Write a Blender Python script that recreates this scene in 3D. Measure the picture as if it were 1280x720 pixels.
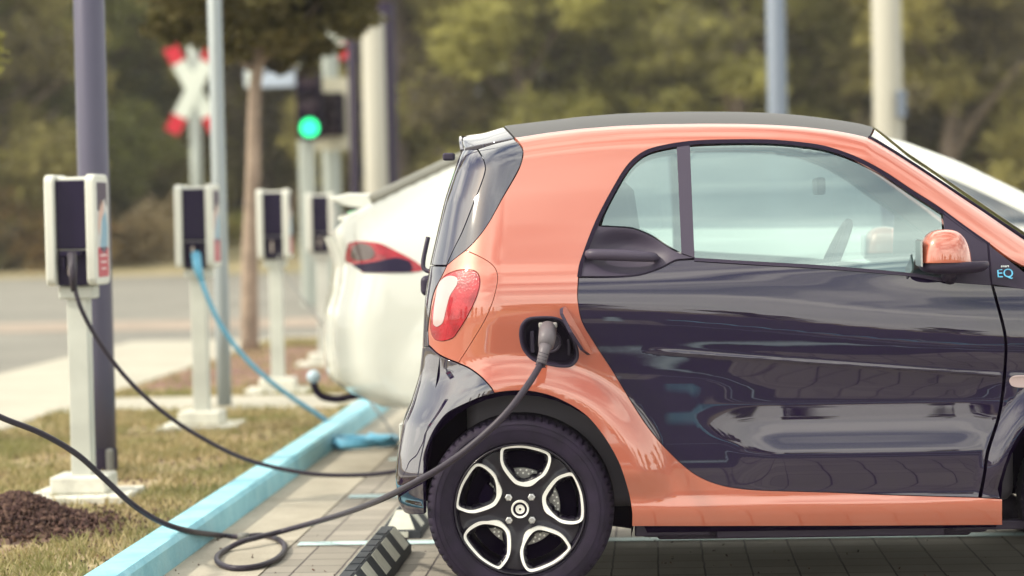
import bpy, bmesh, math, random
import numpy as np
from mathutils import Vector, Matrix
from mathutils.geometry import delaunay_2d_cdt
random.seed(7); rng = np.random.default_rng(7)
for o in list(bpy.data.objects): bpy.data.objects.remove(o)
scn = bpy.context.scene
COL = scn.collection
PI = math.pi

# ------------------------------------------------------------ camera
CAM = Vector((0, 0, 1.225)); PITCH = 0.030; ROLL = 0.0215; F = 3000.0
RM = Matrix.Rotation(PI/2 - PITCH, 3, 'X') @ Matrix.Rotation(-ROLL, 3, 'Z')
cd = bpy.data.cameras.new('camera'); cam = bpy.data.objects.new('camera', cd); COL.objects.link(cam)
cam.matrix_world = Matrix.Translation(CAM) @ RM.to_4x4()
cd.sensor_width = 36; cd.lens = 36*F/1280; cd.clip_start = 0.1; cd.clip_end = 2000
cd.dof.use_dof = True; cd.dof.focus_distance = 7.62; cd.dof.aperture_fstop = 1.9
scn.camera = cam
# ------------------------------------------------------------ sky, sun, exposure
SUN_EL = math.radians(42); SUN_AZ = math.radians(-104)      # azimuth from +Y towards +X
wd = bpy.data.worlds.new('World'); scn.world = wd; wd.use_nodes = True
nt = wd.node_tree; nt.nodes.clear()
N = nt.nodes.new; L = nt.links.new
wo = N('ShaderNodeOutputWorld'); bg = N('ShaderNodeBackground'); sky = N('ShaderNodeTexSky')
sky.sky_type = 'NISHITA'; sky.sun_disc = False; sky.sun_elevation = SUN_EL; sky.sun_rotation = SUN_AZ % (2*PI)
sky.air_density = 1.0; sky.dust_density = 2.0; sky.ozone_density = 1.0
bg.inputs['Strength'].default_value = 0.14
tc = N('ShaderNodeTexCoord'); mp = N('ShaderNodeMapping'); mp.inputs['Scale'].default_value = (1.0, 1.0, 3.2)
nz = N('ShaderNodeTexNoise'); nz.inputs['Scale'].default_value = 2.2; nz.inputs['Detail'].default_value = 6
cr = N('ShaderNodeValToRGB'); cr.color_ramp.elements[0].position = .38; cr.color_ramp.elements[1].position = .62
mx = N('ShaderNodeMix'); mx.data_type = 'RGBA'
mx.inputs['B'].default_value = (16.0, 15.6, 13.8, 1)
tint = N('ShaderNodeMix'); tint.data_type = 'RGBA'; tint.blend_type = 'MULTIPLY'; tint.inputs['Factor'].default_value = 1
tint.inputs['B'].default_value = (1.08, 1.05, 0.90, 1)
L(tc.outputs['Generated'], mp.inputs['Vector']); L(mp.outputs['Vector'], nz.inputs['Vector']); L(nz.outputs['Fac'], cr.inputs['Fac'])
L(sky.outputs['Color'], tint.inputs['A']); L(tint.outputs['Result'], mx.inputs['A'])
gz_ = N('ShaderNodeSeparateXYZ'); L(tc.outputs['Generated'], gz_.inputs[0])
hz_ = N('ShaderNodeMapRange'); hz_.inputs['From Min'].default_value = .06; hz_.inputs['From Max'].default_value = .45; hz_.inputs['To Min'].default_value = .9; hz_.inputs['To Max'].default_value = 0
L(gz_.outputs['Z'], hz_.inputs['Value'])
mm = N('ShaderNodeMath'); mm.operation = 'MAXIMUM'; L(hz_.outputs['Result'], mm.inputs[0]); L(cr.outputs['Color'], mm.inputs[1])
L(mm.outputs[0], mx.inputs['Factor']); L(mx.outputs['Result'], bg.inputs['Color']); L(bg.outputs['Background'], wo.inputs['Surface'])
sd = bpy.data.lights.new('sun', 'SUN'); so = bpy.data.objects.new('sun', sd); COL.objects.link(so)
sd.energy = 3.2; sd.angle = math.radians(3.0); sd.color = (1.0, 0.92, 0.76)
sv = Vector((math.sin(SUN_AZ)*math.cos(SUN_EL), math.cos(SUN_AZ)*math.cos(SUN_EL), math.sin(SUN_EL)))
so.rotation_euler = sv.to_track_quat('Z', 'Y').to_euler()
vs = scn.view_settings; vs.view_transform = 'Standard'; vs.look = 'None'; vs.gamma = 1; vs.exposure = 0.40; vs.use_curve_mapping = False
scn.render.engine = 'CYCLES'

# ------------------------------------------------------------ helpers
def ray(px, py):
    return RM @ Vector(((px-640)/F, (360-py)/F, -1.0))
def gp(px, py, z=0.0):                    # point on the horizontal plane z seen at a photo position
    d = ray(px, py); t = (z-CAM.z)/d.z; return CAM + d*t
def dp(px, py, dist):                     # point at a given distance in front of the camera
    d = ray(px, py); return CAM + d*(dist/d.y)
PSI = 0.059
def RP(u, v, z=0.0):                      # row frame: v runs along the kerb, u across it
    return Vector((u*math.cos(PSI)+v*math.sin(PSI), -u*math.sin(PSI)+v*math.cos(PSI), z))
def toRow(p):
    return (p.x*math.cos(PSI)-p.y*math.sin(PSI), p.x*math.sin(PSI)+p.y*math.cos(PSI))

def tag(o, label=None, cat=None, group=None, kind=None):
    if label: o['label'] = label
    if cat: o['category'] = cat
    if group: o['group'] = group
    if kind: o['kind'] = kind
    return o
def empty(name, loc=(0,0,0), rz=0.0, label=None, cat=None, group=None):
    o = bpy.data.objects.new(name, None); COL.objects.link(o); o.location = loc; o.rotation_euler = (0,0,rz)
    o.empty_display_size = .1
    return tag(o, label, cat, group)
def link(name, me, mats=None, parent=None, smooth=False):
    o = bpy.data.objects.new(name, me); COL.objects.link(o)
    if mats is not None:
        for m in (mats if isinstance(mats, (list, tuple)) else [mats]): me.materials.append(m)
    if parent: o.parent = parent
    if smooth: me.polygons.foreach_set('use_smooth', [True]*len(me.polygons))
    return o
def bmobj(name, bm, mats, parent=None, smooth=False, bevel=None, subsurf=0, autos=None):
    me = bpy.data.meshes.new(name); bmesh.ops.recalc_face_normals(bm, faces=bm.faces); bm.to_mesh(me); bm.free()
    o = link(name, me, mats, parent, smooth)
    if bevel:
        b = o.modifiers.new('b', 'BEVEL'); b.width = bevel; b.segments = 3; b.limit_method = 'ANGLE'; b.angle_limit = math.radians(40)
        me.polygons.foreach_set('use_smooth', [True]*len(me.polygons)); b.harden_normals = True
    if subsurf:
        s = o.modifiers.new('s', 'SUBSURF'); s.levels = subsurf; s.render_levels = subsurf
    return o
def copy_tree(o, parent=None):
    c = o.copy(); COL.objects.link(c)
    if parent: c.parent = parent
    for ch in list(o.children): copy_tree(ch, c)
    return c
def add_box(bm, c, s, rot=None, mi=0):
    r = bmesh.ops.create_cube(bm, size=1.0)
    M = Matrix.Translation(Vector(c)) @ (rot.to_4x4() if rot else Matrix.Identity(4)) @ Matrix.Diagonal((s[0], s[1], s[2], 1))
    bmesh.ops.transform(bm, matrix=M, verts=r['verts'])
    for v in r['verts']:
        for f in v.link_faces: f.material_index = mi
    return r['verts']
def add_prism(bm, pts2, a0, a1, axis='y', mi=0):
    """extrude a closed 2D outline (x,z) along y (or (x,y) along z, or (y,z) along x)"""
    def mk(p, a):
        if axis == 'y': return (p[0], a, p[1])
        if axis == 'x': return (a, p[0], p[1])
        return (p[0], p[1], a)
    A = [bm.verts.new(mk(p, a0)) for p in pts2]; B = [bm.verts.new(mk(p, a1)) for p in pts2]
    n = len(pts2); fs = []
    fs.append(bm.faces.new(A)); fs.append(bm.faces.new(B[::-1]))
    for i in range(n):
        fs.append(bm.faces.new((A[i], B[i], B[(i+1) % n], A[(i+1) % n])))
    for f in fs: f.material_index = mi
def add_ring(bm, outer, inner, a0, a1, axis='y'):
    def mk(p, a):
        return (p[0], a, p[1]) if axis == 'y' else ((a, p[0], p[1]) if axis == 'x' else (p[0], p[1], a))
    n = len(outer)
    O0 = [bm.verts.new(mk(p, a0)) for p in outer]; I0 = [bm.verts.new(mk(p, a0)) for p in inner]
    O1 = [bm.verts.new(mk(p, a1)) for p in outer]; I1 = [bm.verts.new(mk(p, a1)) for p in inner]
    for i in range(n):
        j = (i+1) % n
        bm.faces.new((O0[i], O0[j], I0[j], I0[i])); bm.faces.new((O1[i], I1[i], I1[j], O1[j]))
        bm.faces.new((O0[i], O1[i], O1[j], O0[j])); bm.faces.new((I0[i], I0[j], I1[j], I1[i]))
def circ(r, n=32, cx=0, cy=0, ph=0):
    return [(cx+r*math.cos(ph+2*PI*i/n), cy+r*math.sin(ph+2*PI*i/n)) for i in range(n)]
def add_lathe(bm, prof, axis='z', n=32, c=(0,0,0), close=False):
    """prof: list of (radius, along)"""
    rings = []
    for r, a in prof:
        ring = []
        for i in range(n):
            t = 2*PI*i/n; x, y = r*math.cos(t), r*math.sin(t)
            if axis == 'z': p = (c[0]+x, c[1]+y, c[2]+a)
            elif axis == 'y': p = (c[0]+x, c[1]+a, c[2]+y)
            else: p = (c[0]+a, c[1]+x, c[2]+y)
            ring.append(bm.verts.new(p))
        rings.append(ring)
    for k in range(len(rings)-1):
        for i in range(n):
            j = (i+1) % n
            bm.faces.new((rings[k][i], rings[k][j], rings[k+1][j], rings[k+1][i]))
    if close:
        for i in range(n):
            j = (i+1) % n
            bm.faces.new((rings[-1][i], rings[-1][j], rings[0][j], rings[0][i]))
    else:
        if prof[0][0] > 1e-5: bm.faces.new(rings[0][::-1])
        if prof[-1][0] > 1e-5: bm.faces.new(rings[-1])
def catmull(P, per=8, closed=False):
    P = [Vector(p) for p in P]; n = len(P); out = []
    rngi = range(n if closed else n-1)
    for i in rngi:
        if closed: a, b, c, d = P[(i-1) % n], P[i], P[(i+1) % n], P[(i+2) % n]
        else: a, b, c, d = P[max(i-1, 0)], P[i], P[i+1], P[min(i+2, n-1)]
        for k in range(per):
            t = k/per
            out.append(0.5*((2*b)+(c-a)*t+(2*a-5*b+4*c-d)*t*t+(-a+3*b-3*c+d)*t*t*t))
    if not closed: out.append(P[-1])
    return out
def add_tube(bm, P, r, n=12, caps=True):
    """P list of Vectors, r a number or list"""
    P = [Vector(p) for p in P]; m = len(P); rs = r if isinstance(r, (list, tuple)) else [r]*m
    T = [(P[min(i+1, m-1)]-P[max(i-1, 0)]).normalized() for i in range(m)]
    up = Vector((0, 0, 1)) if abs(T[0].z) < .9 else Vector((1, 0, 0))
    nrm = (up-T[0]*up.dot(T[0])).normalized(); rings = []
    for i in range(m):
        nrm = (nrm-T[i]*nrm.dot(T[i])).normalized(); b = T[i].cross(nrm)
        rings.append([bm.verts.new(P[i]+(nrm*math.cos(2*PI*k/n)+b*math.sin(2*PI*k/n))*rs[i]) for k in range(n)])
    for i in range(m-1):
        for k in range(n):
            j = (k+1) % n; bm.faces.new((rings[i][k], rings[i][j], rings[i+1][j], rings[i+1][k]))
    if caps: bm.faces.new(rings[0][::-1]); bm.faces.new(rings[-1])
def tube_obj(name, pts, r, mat, parent=None, per=10, n=12, raw=False):
    bm = bmesh.new(); add_tube(bm, pts if raw else catmull(pts, per), r, n); return bmobj(name, bm, mat, parent, smooth=True)
def mesh_np(name, V, Fc, mats, parent=None, smooth=False, attr=None):
    me = bpy.data.meshes.new(name)
    V = np.asarray(V, dtype=np.float32); Fc = np.asarray(Fc, dtype=np.int32)
    k = Fc.shape[1]
    me.vertices.add(len(V)); me.vertices.foreach_set('co', V.ravel())
    me.loops.add(Fc.size); me.loops.foreach_set('vertex_index', Fc.ravel())
    me.polygons.add(len(Fc)); me.polygons.foreach_set('loop_start', np.arange(0, Fc.size, k, dtype=np.int32))
    me.update(calc_edges=True)
    if attr is not None:
        a = me.attributes.new('tint', 'FLOAT', 'POINT'); a.data.foreach_set('value', np.asarray(attr, dtype=np.float32))
    return link(name, me, mats, parent, smooth)

# ------------------------------------------------------------ materials
MATS = {}
def lin(r, g, b):
    f = lambda c: (c/255/12.92) if c/255 <= .04045 else ((c/255+.055)/1.055)**2.4
    return (f(r), f(g), f(b))
def mat(name, col, rough=.5, metal=0.0, coat=0.0, coat_rough=.03, spec=.28, bump=0.0, bscale=40, var=0.0, vscale=6, alpha=1.0, trans=0.0, emis=None, detail=6, dark=None, cior=1.5):
    if name in MATS: return MATS[name]
    m = bpy.data.materials.new(name); m.use_nodes = True; t = m.node_tree
    b = t.nodes['Principled BSDF']; b.inputs['Base Color'].default_value = (*col, 1); b.inputs['Roughness'].default_value = rough
    b.inputs['Metallic'].default_value = metal; b.inputs['Coat Weight'].default_value = coat; b.inputs['Coat Roughness'].default_value = coat_rough
    b.inputs['Specular IOR Level'].default_value = spec
    b.inputs['Coat IOR'].default_value = cior
    b.inputs['Transmission Weight'].default_value = trans
    if emis: b.inputs['Emission Color'].default_value = (*emis[0], 1); b.inputs['Emission Strength'].default_value = emis[1]
    if var or bump:
        tc = t.nodes.new('ShaderNodeTexCoord')
        nz = t.nodes.new('ShaderNodeTexNoise'); nz.inputs['Scale'].default_value = vscale; nz.inputs['Detail'].default_value = detail
        t.links.new(tc.outputs['Object'], nz.inputs['Vector'])
    if var:
        mx = t.nodes.new('ShaderNodeMix'); mx.data_type = 'RGBA'
        dk = dark if dark else tuple(c*(1-var) for c in col)
        mx.inputs['A'].default_value = (*dk, 1); mx.inputs['B'].default_value = (*[min(1, c*(1+var*.5)) for c in col], 1)
        cr = t.nodes.new('ShaderNodeValToRGB'); cr.color_ramp.elements[0].position = .35; cr.color_ramp.elements[1].position = .65
        t.links.new(nz.outputs['Fac'], cr.inputs['Fac']); t.links.new(cr.outputs['Color'], mx.inputs['Factor']); t.links.new(mx.outputs['Result'], b.inputs['Base Color'])
        rr = t.nodes.new('ShaderNodeMapRange'); rr.inputs['To Min'].default_value = rough*.8; rr.inputs['To Max'].default_value = min(1, rough*1.2)
        t.links.new(nz.outputs['Fac'], rr.inputs['Value']); t.links.new(rr.outputs['Result'], b.inputs['Roughness'])
    if bump:
        n2 = t.nodes.new('ShaderNodeTexNoise'); n2.inputs['Scale'].default_value = bscale; n2.inputs['Detail'].default_value = 5
        t.links.new(tc.outputs['Object'], n2.inputs['Vector'])
        bp = t.nodes.new('ShaderNodeBump'); bp.inputs['Strength'].default_value = bump; bp.inputs['Distance'].default_value = .01
        t.links.new(n2.outputs['Fac'], bp.inputs['Height']); t.links.new(bp.outputs['Normal'], b.inputs['Normal'])
    MATS[name] = m; return m
def glassmat(name, tintc, refl=.25, gcol=(1,1,1), rough=.01):
    if name in MATS: return MATS[name]
    m = bpy.data.materials.new(name); m.use_nodes = True; t = m.node_tree; t.nodes.clear()
    o = t.nodes.new('ShaderNodeOutputMaterial'); tr = t.nodes.new('ShaderNodeBsdfTransparent'); tr.inputs['Color'].default_value = (*tintc, 1)
    g = t.nodes.new('ShaderNodeBsdfGlossy'); g.inputs['Roughness'].default_value = rough; g.inputs['Color'].default_value = (*gcol, 1)
    fr = t.nodes.new('ShaderNodeFresnel'); fr.inputs['IOR'].default_value = 1.5
    mr = t.nodes.new('ShaderNodeMapRange'); mr.inputs['From Min'].default_value = .04; mr.inputs['To Min'].default_value = refl; mr.inputs['To Max'].default_value = 1
    x = t.nodes.new('ShaderNodeMixShader'); t.links.new(fr.outputs['Fac'], mr.inputs['Value']); t.links.new(mr.outputs['Result'], x.inputs['Fac'])
    t.links.new(tr.outputs[0], x.inputs[1]); t.links.new(g.outputs[0], x.inputs[2]); t.links.new(x.outputs[0], o.inputs['Surface'])
    MATS[name] = m; return m

M_ORANGE = mat('coral_paint', (.42, .102, .056), rough=.38, metal=.1, coat=1.0, coat_rough=.02, cior=2.0, bump=.006, bscale=900)
M_BLACKP = mat('black_paint', (.009, .004, .025), rough=.3, spec=0, coat=1.0, coat_rough=.008, cior=1.78)
M_TAIL = mat('gloss_black_tail', (.010, .005, .026), rough=.3, spec=0, coat=1.0, coat_rough=.02, cior=2.35)
M_PLAST = mat('dark_plastic', (.030, .022, .044), rough=.45, bump=.05, bscale=900)
M_GREYPL = mat('grey_plastic', (.055, .045, .072), rough=.42, bump=.05, bscale=900)
M_RUB = mat('seal_rubber', (.010, .005, .018), rough=.6, spec=.15)
M_VOID = mat('dark_liner', (.008, .004, .016), rough=1.0, spec=0)
M_SILV = mat('machined_silver', (.85, .84, .80), rough=.35, metal=.3)
M_CHROME = mat('steel', (.55, .55, .55), rough=.3, metal=1.0)
M_TYRE = mat('tyre_rubber', (.020, .014, .030), rough=.7, spec=.2, bump=.12, bscale=260, var=.35, vscale=14)
M_ROOF = mat('roof_black', (.06, .058, .06), rough=.55, spec=.35)
M_WIN = glassmat('window_glass', (.72, .86, .84), refl=.28, gcol=(.76, .95, .95))
M_HGL = glassmat('privacy_glass', (.10, .12, .17), refl=.30, gcol=(.8, .9, 1.0))
M_WSH = glassmat('windscreen_glass', (.7, .82, .78), refl=.3, gcol=(1, 1, .95))
M_RED = mat('red_lens', (.34, .008, .018), rough=.08, coat=1, coat_rough=.01, bump=.25, bscale=130, var=.35, vscale=25)
M_CLR = mat('clear_lens', (.44, .34, .34), rough=.12, coat=1, coat_rough=.01)
M_WHITEP = mat('white_paint', (.60, .61, .56), rough=.3, coat=1.0, coat_rough=.02)
M_SEAT = mat('seat_cloth', (.06, .055, .075), rough=.9, bump=.2, bscale=300)
M_TRIM = mat('cabin_trim', (.10, .09, .11), rough=.7)
M_HEADL = mat('headliner', (.42, .42, .40), rough=.9)
# ------------------------------------------------------------ car body tools
def table(xs, vs, sigma=.012, n=3000):
    xs = np.array(xs, float); vs = np.array(vs, float); o = np.argsort(xs); xs, vs = xs[o], vs[o]
    a, b = xs[0]-.15, xs[-1]+.15
    sl0 = (vs[1]-vs[0])/(xs[1]-xs[0]); sl1 = (vs[-1]-vs[-2])/(xs[-1]-xs[-2])
    X = np.linspace(a, b, n); Y = np.interp(X, xs, vs)
    Y = np.where(X < xs[0], vs[0]+sl0*(X-xs[0]), Y); Y = np.where(X > xs[-1], vs[-1]+sl1*(X-xs[-1]), Y)
    h = (b-a)/(n-1); k = max(1, int(4*sigma/h)); g = np.exp(-.5*(np.arange(-k, k+1)*h/sigma)**2); g /= g.sum()
    Yp = np.concatenate([Y[0]+(Y[1]-Y[0])*np.arange(-k, 0), Y, Y[-1]+(Y[-1]-Y[-2])*np.arange(1, k+1)])
    Ys = np.convolve(Yp, g, 'valid')
    return lambda q: np.interp(q, X, Ys)
def ins(d, R):
    t = np.clip(d/R, .0006, 1.0); return R*(1-np.sqrt(1-(1-t)**2))
def sstep(a, b, x):
    t = np.clip((x-a)/(b-a), 0, 1); return t*t*(3-2*t)
class Body:
    """side skin of a car as half width S(x,z), with rounded roof, tail and nose"""
    def __init__(s, O, yaw, T, XR, XF, W, RT, RR, RF):
        s.O, s.yaw, s.T, s.XR, s.XF, s.W, s.RT, s.RR, s.RF = O, yaw, T, XR, XF, W, RT, RR, RF
        s.ex = Vector((math.cos(yaw), -math.sin(yaw), 0)); s.ey = Vector((math.sin(yaw), math.cos(yaw), 0))
    def S(s, x, z):
        x = np.asarray(x, float); z = np.asarray(z, float)
        sl = (s.T(x+.01)-s.T(x-.01))/.02
        dT = (s.T(x)-z)/np.sqrt(1+sl*sl)
        return s.W(x, z)-ins(dT, s.RT(x))-ins(x-s.XR(z), s.RR(z))-ins(s.XF(z)-x, s.RF(z))
    def nrm(s, x, z, side):
        e = 4e-4
        dx = (s.S(x+e, z)-s.S(x-e, z))/(2*e); dz = (s.S(x, z+e)-s.S(x, z-e))/(2*e)
        n = np.stack([-dx, np.full_like(dx, side), -dz], 1); n[:, 0] *= 1; return n/np.linalg.norm(n, axis=1)[:, None]
    def clip(s, x, z):
        z = min(z, float(s.T(x))-1e-4); x = min(max(x, float(s.XR(z))+1e-4), float(s.XF(z))-1e-4); return x, min(z, float(s.T(x))-1e-4)
    def hit(s, px, py, y):
        d = ray(px, py); t = ((s.O-CAM).dot(s.ey)+y)/d.dot(s.ey); P = CAM+d*t-s.O
        return P.dot(s.ex), P.z
    def un(s, px, py):
        y = -.75
        for _ in range(40):
            x, z = s.hit(px, py, y); xc, zc = s.clip(x, z); y = .6*y-.4*float(s.S(xc, zc))
        return s.clip(x, z)
    def world(s, x, y, z): return s.O+s.ex*x+s.ey*y+Vector((0, 0, z))
def spl(pts, per=6, closed=True):
    """2D points; a third element True marks a sharp corner"""
    n = len(pts); P = [Vector((p[0], p[1], 0)) for p in pts]; cn = [len(p) > 2 and p[2] for p in pts]
    out = []
    for i in range(n if closed else n-1):
        b, c = P[i], P[(i+1) % n]
        a = P[(i-1) % n] if (closed or i > 0) and not cn[i] else b-(c-b)
        d = P[(i+2) % n] if (closed or i < n-2) and not cn[(i+1) % n] else c+(c-b)
        if len(pts[i]) > 3: out.append((b.x, b.y)); continue
        # centripetal-safe hermite
        m1 = (c-a)*.5; m2 = (d-b)*.5; Lc = (c-b).length
        if m1.length > Lc: m1 = m1*(Lc/m1.length)
        if m2.length > Lc: m2 = m2*(Lc/m2.length)
        for k in range(per):
            t = k/per
            p = b*(2*t**3-3*t*t+1)+m1*(t**3-2*t*t+t)+c*(-2*t**3+3*t*t)+m2*(t**3-t*t); out.append((p.x, p.y))
    if not closed: out.append((P[-1].x, P[-1].y))
    return out
def inpoly(P, poly):
    x, y = P[:, 0], P[:, 1]; poly = np.asarray(poly); c = np.zeros(len(P), bool); j = len(poly)-1
    for i in range(len(poly)):
        xi, yi = poly[i]; xj, yj = poly[j]
        if yi != yj: c ^= ((yi > y) != (yj > y)) & (x < (xj-xi)*(y-yi)/(yj-yi)+xi)
        j = i
    return c
def bdist(P, poly):
    poly = np.asarray(poly); A = poly; B = np.roll(poly, -1, 0); best = np.full(len(P), 1e9)
    for a, b in zip(A, B):
        ab = b-a; l = (ab**2).sum()+1e-12; t = np.clip(((P-a)@ab)/l, 0, 1); q = a+t[:, None]*ab; best = np.minimum(best, np.hypot(*(P-q).T))
    return best
def area(poly):
    p = np.asarray(poly); q = np.roll(p, -1, 0); return .5*np.sum(p[:, 0]*q[:, 1]-q[:, 0]*p[:, 1])
def pnorm(poly):                                             # outward unit normals of a ccw outline
    p = np.asarray(poly); a = np.roll(p, 1, 0); b = np.roll(p, -1, 0)
    e1 = p-a; e2 = b-p; e1 /= np.linalg.norm(e1, axis=1)[:, None]+1e-12; e2 /= np.linalg.norm(e2, axis=1)[:, None]+1e-12
    t = e1+e2; t /= np.linalg.norm(t, axis=1)[:, None]+1e-9; return np.stack([t[:, 1], -t[:, 0]], 1)
def dedupe(poly, eps=8e-4):
    out = []
    for p in poly:
        if not out or math.hypot(p[0]-out[-1][0], p[1]-out[-1][1]) > eps: out.append(p)
    if math.hypot(out[0][0]-out[-1][0], out[0][1]-out[-1][1]) < eps: out.pop()
    return out
LOFF = (-.022, -.014, -.009, -.0065, -.005, -.0038, -.0027, -.0016, -.0006, .0004, .0015, .003, .0048, .0068, .009, .012, .016, .022, .03, .045)
def panel(B, name, outline, mat_, parent, side=-1, gap=.0018, depth=.014, off=0.0, step=.016, holes=(), disp=None, lines=()):
    poly = np.array(dedupe(outline))
    if area(poly) < 0: poly = poly[::-1]
    poly = poly-pnorm(poly)*gap
    loops = [poly]
    for h in holes:
        h = np.array(dedupe(h)); h = h if area(h) < 0 else h[::-1]; loops.append(h)   # clockwise
    lo, hi = poly.min(0), poly.max(0)
    gx, gz = np.meshgrid(np.arange(lo[0], hi[0], step), np.arange(lo[1], hi[1], step))
    gx = gx+((np.arange(gz.shape[0]) % 2)*step/2)[:, None]
    pts = [np.stack([gx.ravel(), gz.ravel()], 1)]
    ph = np.radians([6, 12, 19, 27, 36, 46, 57, 70, 84])
    xs = np.arange(lo[0], hi[0], step)
    for p in ph:
        pts.append(np.stack([xs, B.T(xs)-B.RT(xs)*(1-math.cos(p))*np.sqrt(1+((B.T(xs+.01)-B.T(xs-.01))/.02)**2)], 1))
    zs = np.arange(lo[1], hi[1], step)
    for p in ph:
        pts.append(np.stack([B.XR(zs)+B.RR(zs)*(1-math.cos(p)), zs], 1)); pts.append(np.stack([B.XF(zs)-B.RF(zs)*(1-math.cos(p)), zs], 1))
    for ln in lines:
        ln = np.array(ln)
        for o_ in LOFF:
            pts.append(np.stack([ln[:, 0]+0*o_, ln[:, 1]+o_], 1))
    G = np.concatenate(pts); G = G[(G[:, 0] > lo[0]) & (G[:, 0] < hi[0]) & (G[:, 1] > lo[1]) & (G[:, 1] < hi[1])]
    k = inpoly(G, poly) & (bdist(G, poly) > min(.004, step*.3)); G = G[k]
    for h in loops[1:]: k = ~inpoly(G, h) & (bdist(G, h) > .003); G = G[k]
    V = [tuple(p) for l in loops for p in l]+[tuple(p) for p in G]
    E = []; st = 0
    for l in loops:
        n = len(l); E += [(st+i, st+(i+1) % n) for i in range(n)]; st += n
    vo, eo, fo, ov, oe, of = delaunay_2d_cdt([Vector(p) for p in V], E, [], 0, 1e-6)
    P = np.array([(v.x, v.y) for v in vo]); tri = np.array([list(f) for f in fo if len(f) == 3])
    cen = P[tri].mean(1); k = inpoly(cen, poly)
    for h in loops[1:]: k &= ~inpoly(cen, h)
    tri = tri[k]
    def s_(x, z):
        y = B.S(x, z)+off
        return y+(disp(x, z) if disp else 0)
    def nr(x, z):
        e = 5e-4; dx = (s_(x+e, z)-s_(x-e, z))/(2*e); dz = (s_(x, z+e)-s_(x, z-e))/(2*e)
        n = np.stack([-dx, np.ones_like(dx), -dz], 1); return n/np.linalg.norm(n, axis=1)[:, None]
    X, Z = P[:, 0], P[:, 1]
    co = np.stack([X, side*s_(X, Z), Z], 1); nn = nr(X, Z); nn[:, 1] *= side
    a = tri[:, [0, 2, 1]] if side < 0 else tri
    # cdt triangles are ccw in (x,z); outward -y needs ccw seen from -y == (x,z) ccw
    fa = tri if side < 0 else tri[:, ::-1]
    cos, nns, faces = [co], [nn], [tuple(f) for f in fa]; base = len(co)
    for l in loops:
        l = np.asarray(l); q = pnorm(l)
        n = len(l); y0 = s_(l[:, 0], l[:, 1]); n0 = nr(l[:, 0], l[:, 1])
        out3 = np.stack([q[:, 0], np.zeros(n), q[:, 1]], 1)
        out3 = out3-n0*(out3*n0).sum(1)[:, None]; out3 /= np.linalg.norm(out3, axis=1)[:, None]+1e-9
        p0 = np.stack([l[:, 0], y0, l[:, 1]], 1)
        r1 = p0+out3*.0009-n0*.0009; r2 = p0+out3*.001-n0*depth
        rn = [n0, out3*.9+n0*.3, out3]
        rings = [p0, r1, r2]
        idx = []
        for rr_, rnn in zip(rings, rn):
            rr_ = rr_.copy(); rr_[:, 1] *= side; rnn = rnn/np.linalg.norm(rnn, axis=1)[:, None]; rnn = rnn.copy(); rnn[:, 1] *= side
            cos.append(rr_); nns.append(rnn); idx.append(base); base += n
        for k_ in range(2):
            for i in range(n):
                j = (i+1) % n; f = (idx[k_]+i, idx[k_+1]+i, idx[k_+1]+j, idx[k_]+j)
                faces.append(f if side < 0 else f[::-1])
    co = np.concatenate(cos); nn = np.concatenate(nns)
    me = bpy.data.meshes.new(name); me.from_pydata(co.tolist(), [], faces)
    me.polygons.foreach_set('use_smooth', [True]*len(me.polygons)); me.update()
    me.normals_split_custom_set_from_vertices(nn.tolist())
    return link(name, me, mat_, parent)
def both(B, name, outline, mat_, parent, **k):
    a = panel(B, name, outline, mat_, parent, -1, **k); b = panel(B, name, outline, mat_, parent, +1, **k); return a, b
def strip_top(B, name, x0, x1, crown, mat_, parent, thick=.02, nx=48, ny=30, gap=.002, lift=0.0, ends=0.0, ends1=0.0, pw=2.2):
    xs = np.linspace(x0, x1, nx); bm = bmesh.new(); top, bot = [], []
    for x in xs:
        T = float(B.T(x)); yr = float(B.S(x, T))-gap; rt, rb = [], []
        sl = float(B.T(x+.01)-B.T(x-.01))/.02; nzv = Vector((-sl, 0, 1)).normalized()
        fx = 1.0; ef = max(0.0, 1-(x-x0)/.12)
        for j in range(ny+1):
            u = -1+2*j/ny; u = math.copysign(1-(1-abs(u))**1.3, u)
            c = crown*(1-abs(u)**pw)*fx
            p = Vector((x, u*yr, T))+nzv*(c+lift)+Vector((ends*ef*(1-u*u)+ends1*(1-ef)*max(0.0,1-(x1-x)/.12)*(1-u*u), 0, 0)); rt.append(bm.verts.new(p)); rb.append(bm.verts.new(p-nzv*thick))
        top.append(rt); bot.append(rb)
    nxx = len(xs)
    for i in range(nxx-1):
        for j in range(ny):
            bm.faces.new((top[i][j], top[i+1][j], top[i+1][j+1], top[i][j+1])); bm.faces.new((bot[i][j], bot[i][j+1], bot[i+1][j+1], bot[i+1][j]))
        bm.faces.new((top[i][0], bot[i][0], bot[i+1][0], top[i+1][0])); bm.faces.new((top[i][ny], top[i+1][ny], bot[i+1][ny], bot[i][ny]))
    for j in range(ny):
        bm.faces.new((top[0][j], top[0][j+1], bot[0][j+1], bot[0][j])); bm.faces.new((top[-1][j], bot[-1][j], bot[-1][j+1], top[-1][j+1]))
    return bmobj(name, bm, mat_, parent, bevel=.002)
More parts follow.
